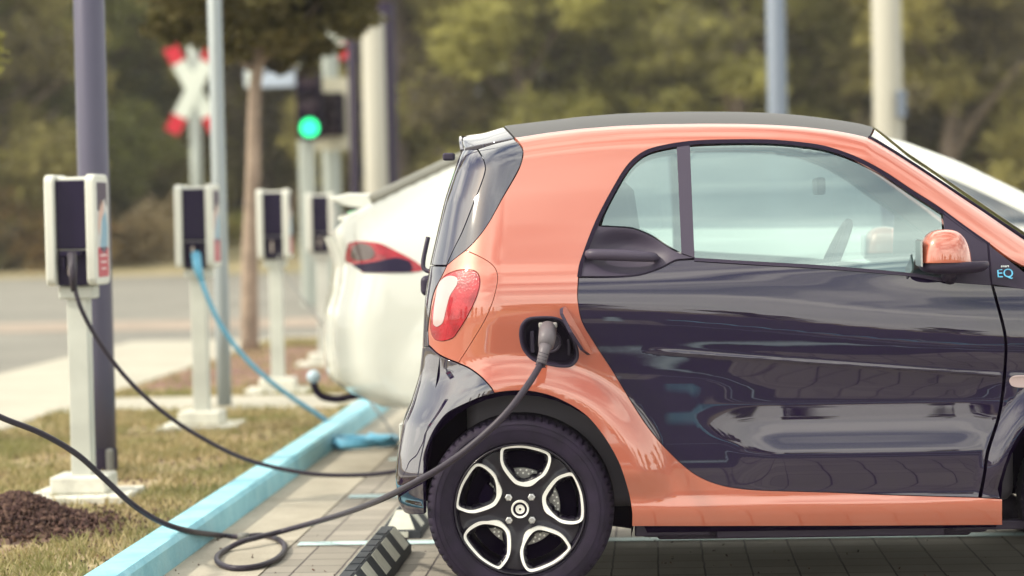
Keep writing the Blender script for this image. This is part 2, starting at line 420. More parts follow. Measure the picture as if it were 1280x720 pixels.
def strip_end(B, name, z0, z1, bulge, mat_, parent, rear=True, thick=.02, nz=30, ny=26, gap=.002, wfac=1.0):
    bm = bmesh.new(); A, C = [], []
    for z in np.linspace(z0, z1, nz):
        X = float((B.XR if rear else B.XF)(z)); yr = (float(B.S(X, z))-gap)*wfac; a, c = [], []
        sg = -1 if rear else 1
        for j in range(ny+1):
            u = -1+2*j/ny; b = bulge*(1-u*u)
            a.append(bm.verts.new((X+sg*b, u*yr, z))); c.append(bm.verts.new((X+sg*b-sg*thick, u*yr, z)))
        A.append(a); C.append(c)
    for i in range(nz-1):
        for j in range(ny):
            bm.faces.new((A[i][j], A[i+1][j], A[i+1][j+1], A[i][j+1])); bm.faces.new((C[i][j], C[i][j+1], C[i+1][j+1], C[i+1][j]))
        bm.faces.new((A[i][0], C[i][0], C[i+1][0], A[i+1][0])); bm.faces.new((A[i][ny], A[i+1][ny], C[i+1][ny], C[i][ny]))
    for j in range(ny):
        bm.faces.new((A[0][j], A[0][j+1], C[0][j+1], C[0][j])); bm.faces.new((A[-1][j], C[-1][j], C[-1][j+1], A[-1][j+1]))
    return bmobj(name, bm, mat_, parent, bevel=.002)

# ------------------------------------------------------------ the coral and black city car
YAW = 0.05
_ey = Vector((math.sin(YAW), math.cos(YAW), 0))
_wc = dp(650, 637, 7.56)
CARO = _wc+_ey*.80; CARO.z = 0
class _H: pass
tmp = Body(CARO, YAW, None, None, None, None, None, None, None)
def px2(pts, y): return [tmp.hit(p[0], p[1], y) for p in pts]
topc = px2([(540,188),(565,184),(600,178.5),(643,170.5),(680,164.5),(723,159),(775,155),(826,153),(880,152.3),(929,152.6),(970,154),(1006,156.5),(1040,160.5),(1065,165),(1089,170.5),(1120,190),(1160,217),(1200,245),(1240,272.5),(1280,300)], -.60)
lx, lz = topc[-1]
topc += [(lx+.05, lz-.035), (lx+.11, lz-.065), (lx+.20, lz-.10), (lx+.32, lz-.15), (lx+.45, lz-.21), (lx+.55, lz-.28), (lx+.62, lz-.42)]
T_car = table([p[0] for p in topc], [p[1] for p in topc], .014)
rearc = px2([(575,160),(572,183),(563,215),(553,248),(545,285),(536,330),(530,380),(527,437),(523,470),(512,505),(503,525),(497,567),(495,601),(498,626),(508,641),(518,655)], -.58)
XR_car = table([p[1] for p in rearc], [p[0] for p in rearc], .012)
XF_car = table([.1,.2,.3,.45,.6,.75,.85,.95,1.6], [2.20,2.26,2.29,2.30,2.28,2.24,2.20,2.15,1.9], .03)
Wp = table([.10,.20,.23,.27,.30,.325,.35,.42,.50,.60,.70,.80,.86,.91,.96,1.0,1.04,1.08,1.14,1.2,1.3,1.4,1.5,1.6],
           [.745,.772,.790,.802,.806,.799,.799,.802,.803,.801,.800,.809,.8145,.8142,.809,.801,.789,.771,.745,.718,.672,.624,.574,.52], .010)
Ws = table([.10,.20,.23,.27,.30,.325,.35,.40,.44,.465,.49,.52,.56,.62,.68,.74,.80,.86,.91,.96,1.0,1.04,1.08,1.14,1.2,1.3,1.4,1.5,1.6],
           [.745,.772,.790,.802,.806,.799,.800,.807,.811,.8115,.806,.7985,.7915,.788,.793,.801,.809,.8145,.8142,.809,.801,.789,.771,.745,.718,.672,.624,.574,.52], .007)
WB = 1.873
CREASE = px2([(803,438.6),(1000,452.7),(1252,470)], -.81)
crx = [p[0] for p in CREASE]; crz = [p[1] for p in CREASE]
def W_car(x, z):
    lower = 1-sstep(.42, .60, z)
    w = sstep(.66-.14*(z < 2)*0-.10*(1-lower), .86-.02*lower, x+.12*(z-.45))*(1-sstep(1.36, 1.60, x))
    zs = z+(-.035+.125*sstep(.1, 1.75, x))*sstep(.60, .80, z)*(1-sstep(.92, 1.08, z))
    b = Wp(zs)*(1-w)+Ws(zs)*w
    for cx in (0.0, WB):
        r = np.hypot(x-cx, z-.30)
        b = b+.028*(1-sstep(.385, .50 if cx == 0 else .455, r))*(1-sstep(.96, 1.02, z))*sstep(.30, .42, z)
    zc = np.interp(x, crx, crz); t = z-zc
    b = b+.0034*np.where(t > 0, np.exp(-(t/.0085)**2), np.exp(-(t/.0035)**2))*sstep(crx[0]-.005, crx[0]+.12, x)*(1-sstep(crx[2]+.0, crx[2]+.25, x))
    # plan taper towards nose and tail
    b = b-.035*sstep(.9, 2.3, x)**2-.02*sstep(-.1, -.45, x)*0
    return b
CARB = Body(CARO, YAW, T_car, XR_car, XF_car, W_car,
            lambda x: .085+.03*sstep(1.2, 1.9, x), lambda z: .20+.06*sstep(.2, .6, z)-.05*sstep(1.0, 1.4, z), lambda z: .36+0*z)
def U(pts):
    """trace in photo positions -> smooth outline on the side skin (x,z); entries ('L',x,z) are already metres"""
    q = spl(pts); return [CARB.un(*p) for p in q]
car = empty('city_car', CARO, -YAW, 'coral orange and black two door city car plugged in, side on in the foreground', 'car')
C_ = True
arch = [(790,640),(785,613),(773,577),(753,543),(730,517),(697,498),(667,489.5),(640,488.5),(618,491,C_)]
hatch_edge = [(559,331,C_),(583,312),(593,302),(603,290),(613,275),(628,248),(645,219),(651,206),(654,193),(652.5,183),(643,171,C_)]
pod_seam = [(573,453.5,C_),(587.5,431),(605,402),(614.8,380),(620.6,359),(622,345),(618.5,334.5),(609,326),(595,318.5),(582,313,C_)]
bumper_top = [(618,491,C_),(614,484),(602,471),(587,460),(573,453.5)]
door_top = [(723,346),(726,327),(744.5,277),(769.5,229.5),(786,204.5),(805.5,189),(830.6,181.3),(866.7,176),(911,174.4),(960,174.6),(998,177.5),(1033,183),(1073,197),(1107,215),(1140,237),(1173,258),(1207,283),(1235,303)]
door_low = [(1223,622,C_),(1120,619),(1035,615.7),(942.5,612.7),(900,606.5),(866.6,591.6),(832,560.5),(803,524),(767,466),(741.7,427),(727,401),(722,372),(723,346)]
port = [(649,422),(650,408),(657,398.5),(668,395.5),(691,395.5),(702,399),(709,406),(717,422),(723,437),(723,449),(715,458),(702,459.5),(684,456.5),(666,451),(653.5,438)]
shell = ([(790,658,C_)]+arch+bumper_top[1:-1]+pod_seam+hatch_edge[2:-1]+
         [(643,170.5,C_),(680,164.3),(723,158.8),(775,154.8),(826,152.8),(880,152),(929,152.4),(970,153.8),(1006,156.3),(1040,160),(1065,164.5),(1089,170),(1120,189.5),(1160,216.5),(1200,244.5),(1240,272),(1290,306.5),(1330,336,C_),(1300,334),(1278,332,C_),(1262,323)]
         +door_top[::-1]+door_low[::-1]+[(1253,624,C_),(1253,656.5,C_),(1100,657.5),(900,658)])
PORT = U(port)
both_args = dict()
body = panel(CARB, 'body_shell', U(shell), M_ORANGE, car, -1, holes=[PORT], step=.014)
panel(CARB, 'body_shell', U(shell), M_ORANGE, car, +1)
# door skin: lower painted part
belt = [(1239,356,C_),(1180,351),(1140,344.5),(1040,335.5),(940,329.5),(868,324.5,C_),(857,325),(844,326.5),(825,336),(800,344),(769,346.8),(723.4,347,C_)]
door = [(1223,622,C_),(1229,592.7),(1233,564),(1247,520.5),(1252.6,484),(1256,440),(1255,420),(1251,401),(1244,375)]+belt+door_low[::-1][1:-1]
dn, df = both(CARB, 'door', U(door), M_BLACKP, car, step=.012, lines=[[(x, float(np.interp(x, crx, crz))) for x in np.arange(crx[0]-.03, crx[2]+.02, .012)], [(x, .470) for x in np.arange(.5, 1.56, .012)], [(x, .515) for x in np.arange(.5, 1.56, .012)]])
# plastic pod round the door handle, with its recess pressed in
def recess(x, z):
    (cx, cz) = REC; rx, rz = .115, .062
    q = ((x-cx)/rx)**2+((z-cz+.05*(x-cx))/rz)**2
    return -.046*np.exp(-np.clip(q, 0, 60)**1.6)
REC = CARB.un(782, 317)
pod = [(723.6,345.5,C_),(726,327),(737,297),(745,277.5,C_),(750,282.5),(770,284),(791.7,286.5),(817,297),(833,307.5),(848,315.5),(868,322.5,C_),(857,323.5),(844,325),(825,334.5),(800,342.8),(769,345.2)]
pn, pf = both(CARB, 'handle_surround', U(pod), M_GREYPL, car, step=.006, disp=recess)
for sd_, par in ((-1, dn), (1, df)):
    a = CARB.un(737, 318); b = CARB.un(778, 319); c = CARB.un(812, 321); e = CARB.un(819, 322)
    bm = bmesh.new(); P = []
    y = lambda q, o: sd_*(float(CARB.S(q[0], q[1]))+o)
    pts = [Vector((a[0], y(a, -.012), a[1])), Vector((a[0]+.012, y(a, .012), a[1])), Vector((b[0], y(b, .018), b[1])), Vector((c[0], y(c, .012), c[1])), Vector((e[0], y(e, -.02), e[1]))]
    add_tube(bm, catmull(pts, 6), [.0125+.006*math.sin(PI*min(1, (i+3)/26)) for i in range(25)], 14)
    o = bmobj('door_handle', bm, M_GREYPL, par, smooth=True)
# windows
def shift(pts, dx, dy): return [(p[0]+dx, p[1]+dy)+tuple(p[2:]) for p in pts]
gl_top = [(866.7,181),(911,179.4),(960,179.6),(998,182.5),(1033,188),(1071,202),(1105,220),(1138,242),(1165,259),(1177,267,C_)]
glass = [(863,323,C_),(859,181.5,C_)]+gl_top+[(1183,349,C_),(1140,342),(1040,333),(940,327)]
win = both(CARB, 'door_window', U(glass), M_WIN, car, off=-.006, depth=.004, step=.03)
qg = [(751.5,282,C_),(757,266),(776,230),(790,209),(807,194),(831,186.5),(850,182.5,C_),(855,316,C_),(848,314.5),(833,306),(817,295.5),(791.7,285),(770,283)]
both(CARB, 'quarter_window', U(qg), M_WIN, car, off=-.006, depth=.004, step=.03)
bp_ = [(845.5,181,C_),(862.5,178.5,C_),(868.5,322.5,C_),(851.5,316.5,C_)]
both(CARB, 'window_divider', U(bp_), M_GREYPL, car, off=.001, step=.03)
# rubber line round the window opening
def ribbon(B, name, line, w, mat_, parent, off=.002, th=.01):
    for side in (-1, 1):
        bm = bmesh.new(); n = len(line); R = []
        for i, p in enumerate(line):
            a = line[max(i-1, 0)]; b = line[min(i+1, n-1)]; tx, tz = b[0]-a[0], b[1]-a[1]; l = math.hypot(tx, tz)+1e-9; nx_, nz_ = -tz/l, tx/l
            q1 = (p[0]+nx_*w/2, p[1]+nz_*w/2); q2 = (p[0]-nx_*w/2, p[1]-nz_*w/2); r = []
            for q, dd in ((q1, -th), (q1, off), (q2, off), (q2, -th)):
                r.append(bm.verts.new((q[0], side*(float(B.S(*B.clip(*q)))+dd), q[1])))
            R.append(r)
        for i in range(n-1):
            for k in range(4):
                bm.faces.new((R[i][k], R[i][(k+1) % 4], R[i+1][(k+1) % 4], R[i+1][k]))
        bm.faces.new(R[0]); bm.faces.new(R[-1][::-1]); bmobj(name, bm, mat_, parent)
wl = [CARB.un(*p) for p in spl([(724,346),(727,329),(746,279),(771,231),(787.5,206.5),(806.5,191),(831,183.5),(866.7,178.3),(911,176.6),(960,176.8),(998,179.7),(1033,185.2),(1072,199.3),(1106,217.5),(1139,239.5),(1172,260.5),(1206,285),(1234,304.5)], closed=False)]
ribbon(CARB, 'window_seal', wl, .013, M_RUB, car)
vl = [CARB.un(*p) for p in spl([(1235.5,303),(1237.5,330),(1239,356)], closed=False)]; ribbon(CARB, 'trim_seal', vl, .009, M_RUB, car, off=.0005)
bl = [CARB.un(*p) for p in spl([(868,324),(940,328.6),(1040,334.6),(1140,343.5),(1180,350),(1238,354.5)], closed=False)]
ribbon(CARB, 'belt_seal', bl, .010, M_PLAST, car, off=.004)
tri = [(1179,264,C_),(1207,285),(1234,305,C_),(1238,353.5,C_),(1184,349,C_)]
both(CARB, 'mirror_triangle', U(tri), M_PLAST, car, off=.002, step=.03)
tri2 = [(1236.5,306,C_),(1262,326),(1280,340,C_),(1300,360),(1305,366,C_),(1240,355.5,C_)]
t2 = both(CARB, 'fender_trim', U(tri2), M_PLAST, car, off=.002, step=.03)
# tail: lamp pod, lamp, hatch, bumper
lamp = [(540,384),(546.7,359),(554.5,345),(570,337.5),(585.6,336.5),(595,338.5),(600,346),(600,358),(595,374.5),(585.6,394),(574,413),(566,423),(552.5,427),(542,424),(537.5,413),(538,398)]
LAMP = U(lamp)
podo = [(573,453.5,C_),(587.5,431),(605,402),(614.8,380),(620.6,359),(622,345),(618.5,334.5),(609,326),(595,318.5),(582,313,C_),(570,322),(559,331,C_),(551,348),(544,362),(540,376),(537.5,392),(535,412),(536,431,C_),(547,441.5),(558,447.5)]
both(CARB, 'lamp_housing', U(podo), M_ORANGE, car, step=.009, holes=[U(lamp)])
lm = both(CARB, 'tail_lamp', LAMP, M_RED, car, gap=.0035, off=.004, step=.009)
clr = [(541.5,404),(544,375),(549,353),(560,345),(570,347),(571,355),(562,370),(557,388),(553,403),(546,408)]
for side, l_ in ((-1, lm[0]), (1, lm[1])): panel(CARB, 'reversing_lens', U(clr), M_CLR, l_, side, off=.006, gap=0, depth=.002, step=.01)
grn = [(589,344),(597,347),(598,357),(592,375),(583,392),(580,390),(588,372),(590,356)]
sideg = [(559,330.5,C_),(583,311.5),(593,301.5),(603,289.5),(613,274.5),(627.5,247.5),(644,218.5),(650,206),(653,193),(651.5,184),(642,174,C_),(618,180),(598,186.5,C_),(605,200),(607,213),(600,235),(592,255),(578,290),(566,314)]
M_SG = mat('dark_side_glass', (.02, .022, .045), rough=.06, coat=1.0, coat_rough=.01, spec=.8)
both(CARB, 'tailgate_side_glass', U(sideg), M_SG, car, gap=.001, step=.012)
hat = [(557.5,331,C_),(565,314.5),(577,290),(591,255),(599,235),(606,213),(604,200),(596,187,C_),(575,188,C_),(568,200),(560,225),(551,252),(543,285),(535,331,C_)]
both(CARB, 'tailgate_edge', U(hat), M_TAIL, car, gap=.001, step=.01)
tgl = [(535,332.5,C_),(557.5,333.5,C_),(550,348.5),(543,362),(539,376),(536.5,392),(534,412),(535,433,C_),(524,434,C_),(527,405),(529,380),(531,355)]
both(CARB, 'tailgate_corner', U(tgl), M_TAIL, car, gap=.001, step=.01)
bump = [(618,492,C_),(614,485),(602,472),(587,461),(573,454.8),(558,449),(547,443),(536,433.5,C_),(522,436,C_),(521,470),(510,505),(501,525),(494,567),(492,601),(495,626),(508,642),(530,643,C_),(529,590),(530,568),(541,540),(556,519),(572,509),(602,496)]
both(CARB, 'rear_bumper', U(bump), M_TAIL, car, step=.01)
zt = lambda px, py, y=-.6: tmp.hit(px, py, y)
strip_end(CARB, 'rear_bumper', zt(510,640)[1], zt(525,436)[1], .022, M_BLACKP, car)
strip_end(CARB, 'tailgate', zt(525,433)[1], zt(536,333)[1], .022, M_BLACKP, car)
strip_end(CARB, 'rear_window', zt(536,330)[1], zt(572,190)[1], .018, M_HGL, car, thick=.006)
x_sp0 = zt(572,186)[0]; x_sp1 = zt(640,172)[0]; x_ws = zt(1089,170)[0]
sp = strip_top(CARB, 'roof_spoiler', x_sp0-.012, x_sp1, .056, M_TAIL, car, thick=.014, ends=-.012, ends1=-.05)
strip_top(CARB, 'roof_panel', x_sp1+.006, x_ws, .056, M_ROOF, car, thick=.01, ends=-.05, ends1=.03)
strip_top(CARB, 'windscreen', x_ws+.004, lx+.06, .058, M_WSH, car, thick=.006, ends=.03)
strip_top(CARB, 'bonnet', lx+.07, lx+.55, .06, M_BLACKP, car)
strip_end(CARB, 'front_grille', .30, .95, .10, M_BLACKP, car, rear=False)
# windscreen rubber line
pl = [Vector((x, -float(CARB.S(x, float(T_car(x))))+.004, float(T_car(x))+.003)) for x in np.linspace(x_ws, lx+.06, 20)]
ws_ = tube_obj('windscreen_seal', pl, .006, M_RUB, car, raw=True); 
# wiper lump + tail details
bm = bmesh.new(); q = zt(563, 196, -.3); add_box(bm, (q[0]-.005, -.3, q[1]), (.04, .05, .026)); bmobj('wiper_pivot', bm, M_PLAST, car, bevel=.008)
bm = bmesh.new(); q = zt(529, 350, 0); add_box(bm, (q[0]+.042, 0, q[1]-.015), (.07, .42, .07)); bmobj('tailgate_handle', bm, M_PLAST, car, bevel=.02)
bm = bmesh.new(); add_box(bm, (float(XR_car(.47))-.024, 0, .47), (.012, .46, .11)); bmobj('number_plate', bm, M_WHITEP, car, bevel=.003)
bm = bmesh.new(); add_tube(bm, catmull([Vector((x, -.15+.02*i, z)) for i, (x, z) in enumerate([(q[0]+.05, q[1]+.03), (q[0]+.012, q[1]+.05), (q[0]+.030, q[1]+.15)])], 5), .008, 8); bmobj('rear_wiper', bm, M_PLAST, car, smooth=True)
# front wing, in metres
def Lx(z0): return CARB.un(1240, z0)
wing_l = [CARB.un(*p) for p in spl([(1227,622,C_),(1232,592.7),(1236.5,564),(1250,520.5),(1256,484),(1259,440),(1258,420),(1254,401),(1247,375),(1242,357.5)], closed=False)]
wx = [(lx+.08, float(T_car(lx+.08))-.0005)]+[(x, float(T_car(x))-.0005) for x in np.linspace(lx+.1, 2.20, 16)]
nose = [(float(XF_car(z))+0, z) for z in np.linspace(.80, .22, 12)]
archf = [(WB+.375*math.cos(a), .30+.375*math.sin(a)) for a in np.linspace(-.15, PI*.94, 26)]
archf = [(min(p[0], 2.25), max(p[1], .2)) for p in archf]
wing = wing_l+[CARB.un(1300, 362)]+wx+nose+[(WB+.39, .22)]+archf+[(WB-.375, .34), CARB.un(1250, 623)]
wn = both(CARB, 'front_wing', wing, M_BLACKP, car, step=.014)
sm = [(1262,476),(1265,471.5),(1275,470.5),(1290,471),(1296,476),(1292,483),(1275,484),(1265,482)]
for side, w_ in ((-1, wn[0]), (1, wn[1])): panel(CARB, 'side_marker', U(sm), M_CLR, w_, side, off=.003, gap=0, step=.01)
for side in (-1, 1):
    bm = bmesh.new(); bmesh.ops.create_uvsphere(bm, u_segments=20, v_segments=12, radius=1); x0 = 2.13
    bmesh.ops.transform(bm, matrix=Matrix.Translation((x0, side*.56, .78)) @ Matrix.Diagonal((.07, .12, .11, 1)), verts=bm.verts); bmobj('headlight', bm, M_CLR, car, smooth=True)
# badge lettering on the trim (raised blue letters)
def text_mesh(name, s, size, mat_, parent, M, ext=.0006, align='CENTER'):
    cu = bpy.data.curves.new(name, 'FONT'); cu.body = s; cu.size = size; cu.extrude = ext; cu.align_x = align; cu.align_y = 'CENTER'
    to = bpy.data.objects.new(name, cu); COL.objects.link(to); bpy.context.view_layer.update()
    me = bpy.data.meshes.new_from_object(to.evaluated_get(bpy.context.evaluated_depsgraph_get())); bpy.data.objects.remove(to)
    o = link(name, me, mat_, parent); o.matrix_local = M; return o
M_BLUEB = mat('badge_blue', (.12, .45, .70), rough=.3)
M_WHB = mat('badge_white', (.7, .78, .8), rough=.4)
bx_, bz_ = CARB.un(1256, 342); by_ = -float(CARB.S(bx_, bz_))-.004
TM = Matrix.Translation((bx_, by_, bz_)) @ Matrix.Rotation(PI/2, 4, 'X') @ Matrix.Rotation(-.35, 4, 'X')
text_mesh('badge_letters', 'EQ', .040, M_BLUEB, t2[0], TM, .0015)
text_mesh('badge_letters', 'smart', .011, M_WHB, t2[0], Matrix.Translation((0, -.001, .0235)) @ TM, .001)
# dark carcass behind the panels, wheel wells, floor
inner = [(-.30,.36),(-.28,.60),(-.22,.98),(.0,1.02),(1.0,1.0),(1.60,.93),(2.05,.75),(2.16,.5)]+[(WB+.36*math.cos(a), .30+.36*math.sin(a)) for a in np.linspace(.2, PI, 20)]+[(1.50,.21),(.40,.21)]+[(.36*math.cos(a), .30+.36*math.sin(a)) for a in np.linspace(0, PI*.93, 20)]
PH = [((x), z) for x, z in PORT]
both(CARB, 'inner_panel', inner, M_VOID, car, off=-.03, step=.04, holes=[PORT])
def wheel_well(cx):
    n = 28
    for side in (-1, 1):
        bm = bmesh.new(); A = []
        for i in range(n+1):
            a = -.30+(PI+.30)*i/n; r = .365
            wx_, wz_ = cx+r*math.cos(a), .30+r*math.sin(a); wx_ = max(wx_, float(XR_car(max(wz_, .27)))+.05)
            yo_ = .74 if wz_ < .36 and wx_ > cx else max(.56, min(.775, float(CARB.S(wx_, max(wz_, .27)))-.03))
            A.append((bm.verts.new((wx_, side*yo_, wz_)), bm.verts.new((cx+r*math.cos(a), side*.50, .30+r*math.sin(a)))))
        for i in range(n): bm.faces.new((A[i][0], A[i+1][0], A[i+1][1], A[i][1]))
        bm.faces.new([a[1] for a in A])
        bmobj('wheel_well', bm, M_VOID, car)
wheel_well(0); wheel_well(WB)
bm = bmesh.new(); add_box(bm, (.93, 0, .24), (1.10, 1.42, .10)); add_box(bm, (.93, 0, .205), (1.0, 1.40, .05)); add_box(bm, (.0, 0, .32), (.5, .9, .16)); add_box(bm, (1.87, 0, .32), (.4, .9, .16))
bmobj('underbody', bm, mat('underbody_black', (.02, .015, .03), rough=.7), car, bevel=.015)
bm = bmesh.new()
zz = CARB.un(880, 676)[1]
add_box(bm, (.98, -.69, zz+.016), (.72, .06, .032)); add_box(bm, (.48, -.70, zz+.03), (.24, .04, .04)); add_box(bm, (1.5, -.70, zz+.03), (.26, .04, .03)); bmobj('sill_skirt', bm, M_PLAST, car, bevel=.006)
# cabin
bm = bmesh.new(); add_box(bm, (.70, 0, .58), (1.75, 1.30, .60)); bmobj('cabin_tub', bm, M_TRIM, car, bevel=.04)
bm = bmesh.new(); add_prism(bm, [(1.15,.9),(1.22,1.02),(1.42,1.06),(1.62,1.00),(1.66,.9)], -.62, .62); bmobj('dashboard', bm, M_TRIM, car, bevel=.03)
bm = bmesh.new(); add_box(bm, (-.02, 0, .93), (.36, 1.15, .16)); bmobj('parcel_cover', bm, M_TRIM, car, bevel=.02)
for ys in (-.33, .33):
    bm = bmesh.new(); add_prism(bm, [(.36,.85),(.30,1.05),(.25,1.24),(.27,1.33),(.33,1.35),(.38,1.30),(.40,1.15),(.50,.86)], ys-.20, ys+.20); bmobj('seat', bm, M_SEAT, car, bevel=.04)
bm = bmesh.new(); add_lathe(bm, [(.165+.014*math.cos(a), .014*math.sin(a)) for a in np.linspace(0, 2*PI, 9)[:-1]], 'x', 40, close=True)
sw = bmobj('steering_wheel', bm, M_PLAST, car, smooth=True); sw.location = (1.02, -.33, 1.03); sw.rotation_euler = (0, math.radians(25), 0)
bm = bmesh.new(); add_box(bm, (1.02, 0, 1.305), (.03, .22, .06)); bmobj('rear_view_mirror', bm, M_PLAST, car, bevel=.01)
strip_top(CARB, 'headliner', x_sp1+.05, x_ws-.02, .04, M_HEADL, car, thick=.01, lift=-.03, nx=16, ny=10, gap=.04)
# charging port bowl, flap and plug
pc = CARB.un(686, 427); py_ = float(CARB.S(*pc))
bm = bmesh.new(); P2 = np.array(PORT); cen = P2.mean(0); rings = []
for sc, dy in ((1.0, .001), (.96, .0035), (.90, .001), (.86, -.012), (.80, -.03), (.78, -.055)):
    rings.append([bm.verts.new((cen[0]+(p[0]-cen[0])*sc, -(float(CARB.S(p[0], p[1]))+dy), cen[1]+(p[1]-cen[1])*sc)) for p in PORT])
for a, b in zip(rings, rings[1:]):
    for i in range(len(a)): j = (i+1) % len(a); bm.faces.new((a[i], a[j], b[j], b[i]))
bm.faces.new(rings[-1]); portb = bmobj('charging_port', bm, M_PLAST, car, smooth=True)
bm = bmesh.new(); add_lathe(bm, [(.036, 0), (.036, .03), (.030, .034), (.028, .01), (0, .01)], 'y', 28, (0, 0, 0)); s = bmobj('port_socket', bm, M_GREYPL, portb, smooth=False, bevel=.002)
s.location = (pc[0]+.004, -(py_-.02), pc[1]); s.rotation_euler = (0, 0, PI)
for dx, dz, sx, sz in ((-.052,.0,.014,.07), (.062,-.02,.01,.05)):
    bm = bmesh.new(); add_box(bm, (pc[0]+dx, -(py_-.025), pc[1]+dz), (sx, .03, sz)); bmobj('latch', bm, M_PLAST, portb, bevel=.004)
# flap: swung open on the forward edge of the opening, standing out of the body side
fa, fb = Vector((*CARB.un(708, 383), 0)), Vector((*CARB.un(742, 442), 0))
bm = bmesh.new(); e = (fb-fa); prof = []
for t_, o_ in ((0,.004),(0.02,.05),(.12,.085),(.5,.10),(.88,.085),(1,.04),(1,.004)):
    c = fa+e*t_; prof.append((c.x, c.y, o_))
nvec = Vector((-e.y, e.x, 0)).normalized()
for q_, mi in ((0, 0),):
    A = [bm.verts.new((x-.022*o_/.1, -(py_+o_), z)) for x, z, o_ in prof]; Bv = [bm.verts.new((x-.022*o_/.1-abs(nvec.x)*.012, -(py_+o_), z-abs(nvec.y)*.004)) for x, z, o_ in prof]
    f1 = bm.faces.new(A); f2 = bm.faces.new(Bv[::-1]); f1.material_index = 0; f2.material_index = 1
    for i in range(len(A)):
        j = (i+1) % len(A); f = bm.faces.new((A[i], A[j], Bv[j], Bv[i])); f.material_index = 1
flap = bmobj('port_flap', bm, [M_ORANGE, M_PLAST], car)
# mirror
mc = CARB.un(1182, 318); my = -float(CARB.S(*mc))
def blob(name, loc, rad, m, parent, cut=None, pw=2.6, rot=None):
    bm = bmesh.new(); bmesh.ops.create_uvsphere(bm, u_segments=40, v_segments=26, radius=1)
    for v in bm.verts:
        c = v.co; k = (abs(c.x)**pw+abs(c.y)**pw+abs(c.z)**pw)**(-1/pw); v.co = c*k
        if cut: cut(v)
    bmesh.ops.transform(bm, matrix=Matrix.Translation(loc) @ Matrix.Diagonal((*rad, 1)), verts=bm.verts)
    return bmobj(name, bm, m, parent, smooth=True)
for side, yy in ((-1, my), (1, -my)):
    yo = yy+side*.115
    hs = blob('wing_mirror', (mc[0]+.004, yo, mc[1]-.030), (.100, .085, .030), M_PLAST, car, cut=lambda v: setattr(v.co, 'z', v.co.z if v.co.z < .3 else .3) or (setattr(v.co, 'x', v.co.x*(1.0 if v.co.x < 0 else 1.12))))
    blob('mirror_cap', (mc[0]-.018, yo, mc[1]-.020), (.080, .088, .100), M_ORANGE, hs, pw=2.9, cut=lambda v: setattr(v.co, 'z', max(v.co.z, -.02)) or (setattr(v.co, 'x', v.co.x*(1-.10*max(0, v.co.z)) + .06*min(0, -v.co.z)*(v.co.x > 0))))
    bm = bmesh.new(); add_prism(bm, [(mc[0]-.094+.006*(0 if abs(a) < 1 else 1), 0) for a in ()] or [(mc[0]-.0995, mc[1]-.03), (mc[0]-.0995, mc[1]+.045), (mc[0]-.094, mc[1]+.05), (mc[0]-.094, mc[1]-.034)], yo-.07, yo+.07); bmobj('mirror_glass', bm, M_CHROME, hs)
    a = CARB.un(1128, 346); b = CARB.un(1190, 349)
    bm = bmesh.new(); add_tube(bm, [Vector((b[0]+.0, yy+side*.0, b[1]-.0)), Vector((b[0]-.02, yy+side*.05, b[1]+.012)), Vector((mc[0]+.01, yo-side*.02, mc[1]-.045))], [.022, .018, .020], 12)
    bmobj('mirror_arm', bm, M_PLAST, hs, smooth=True)
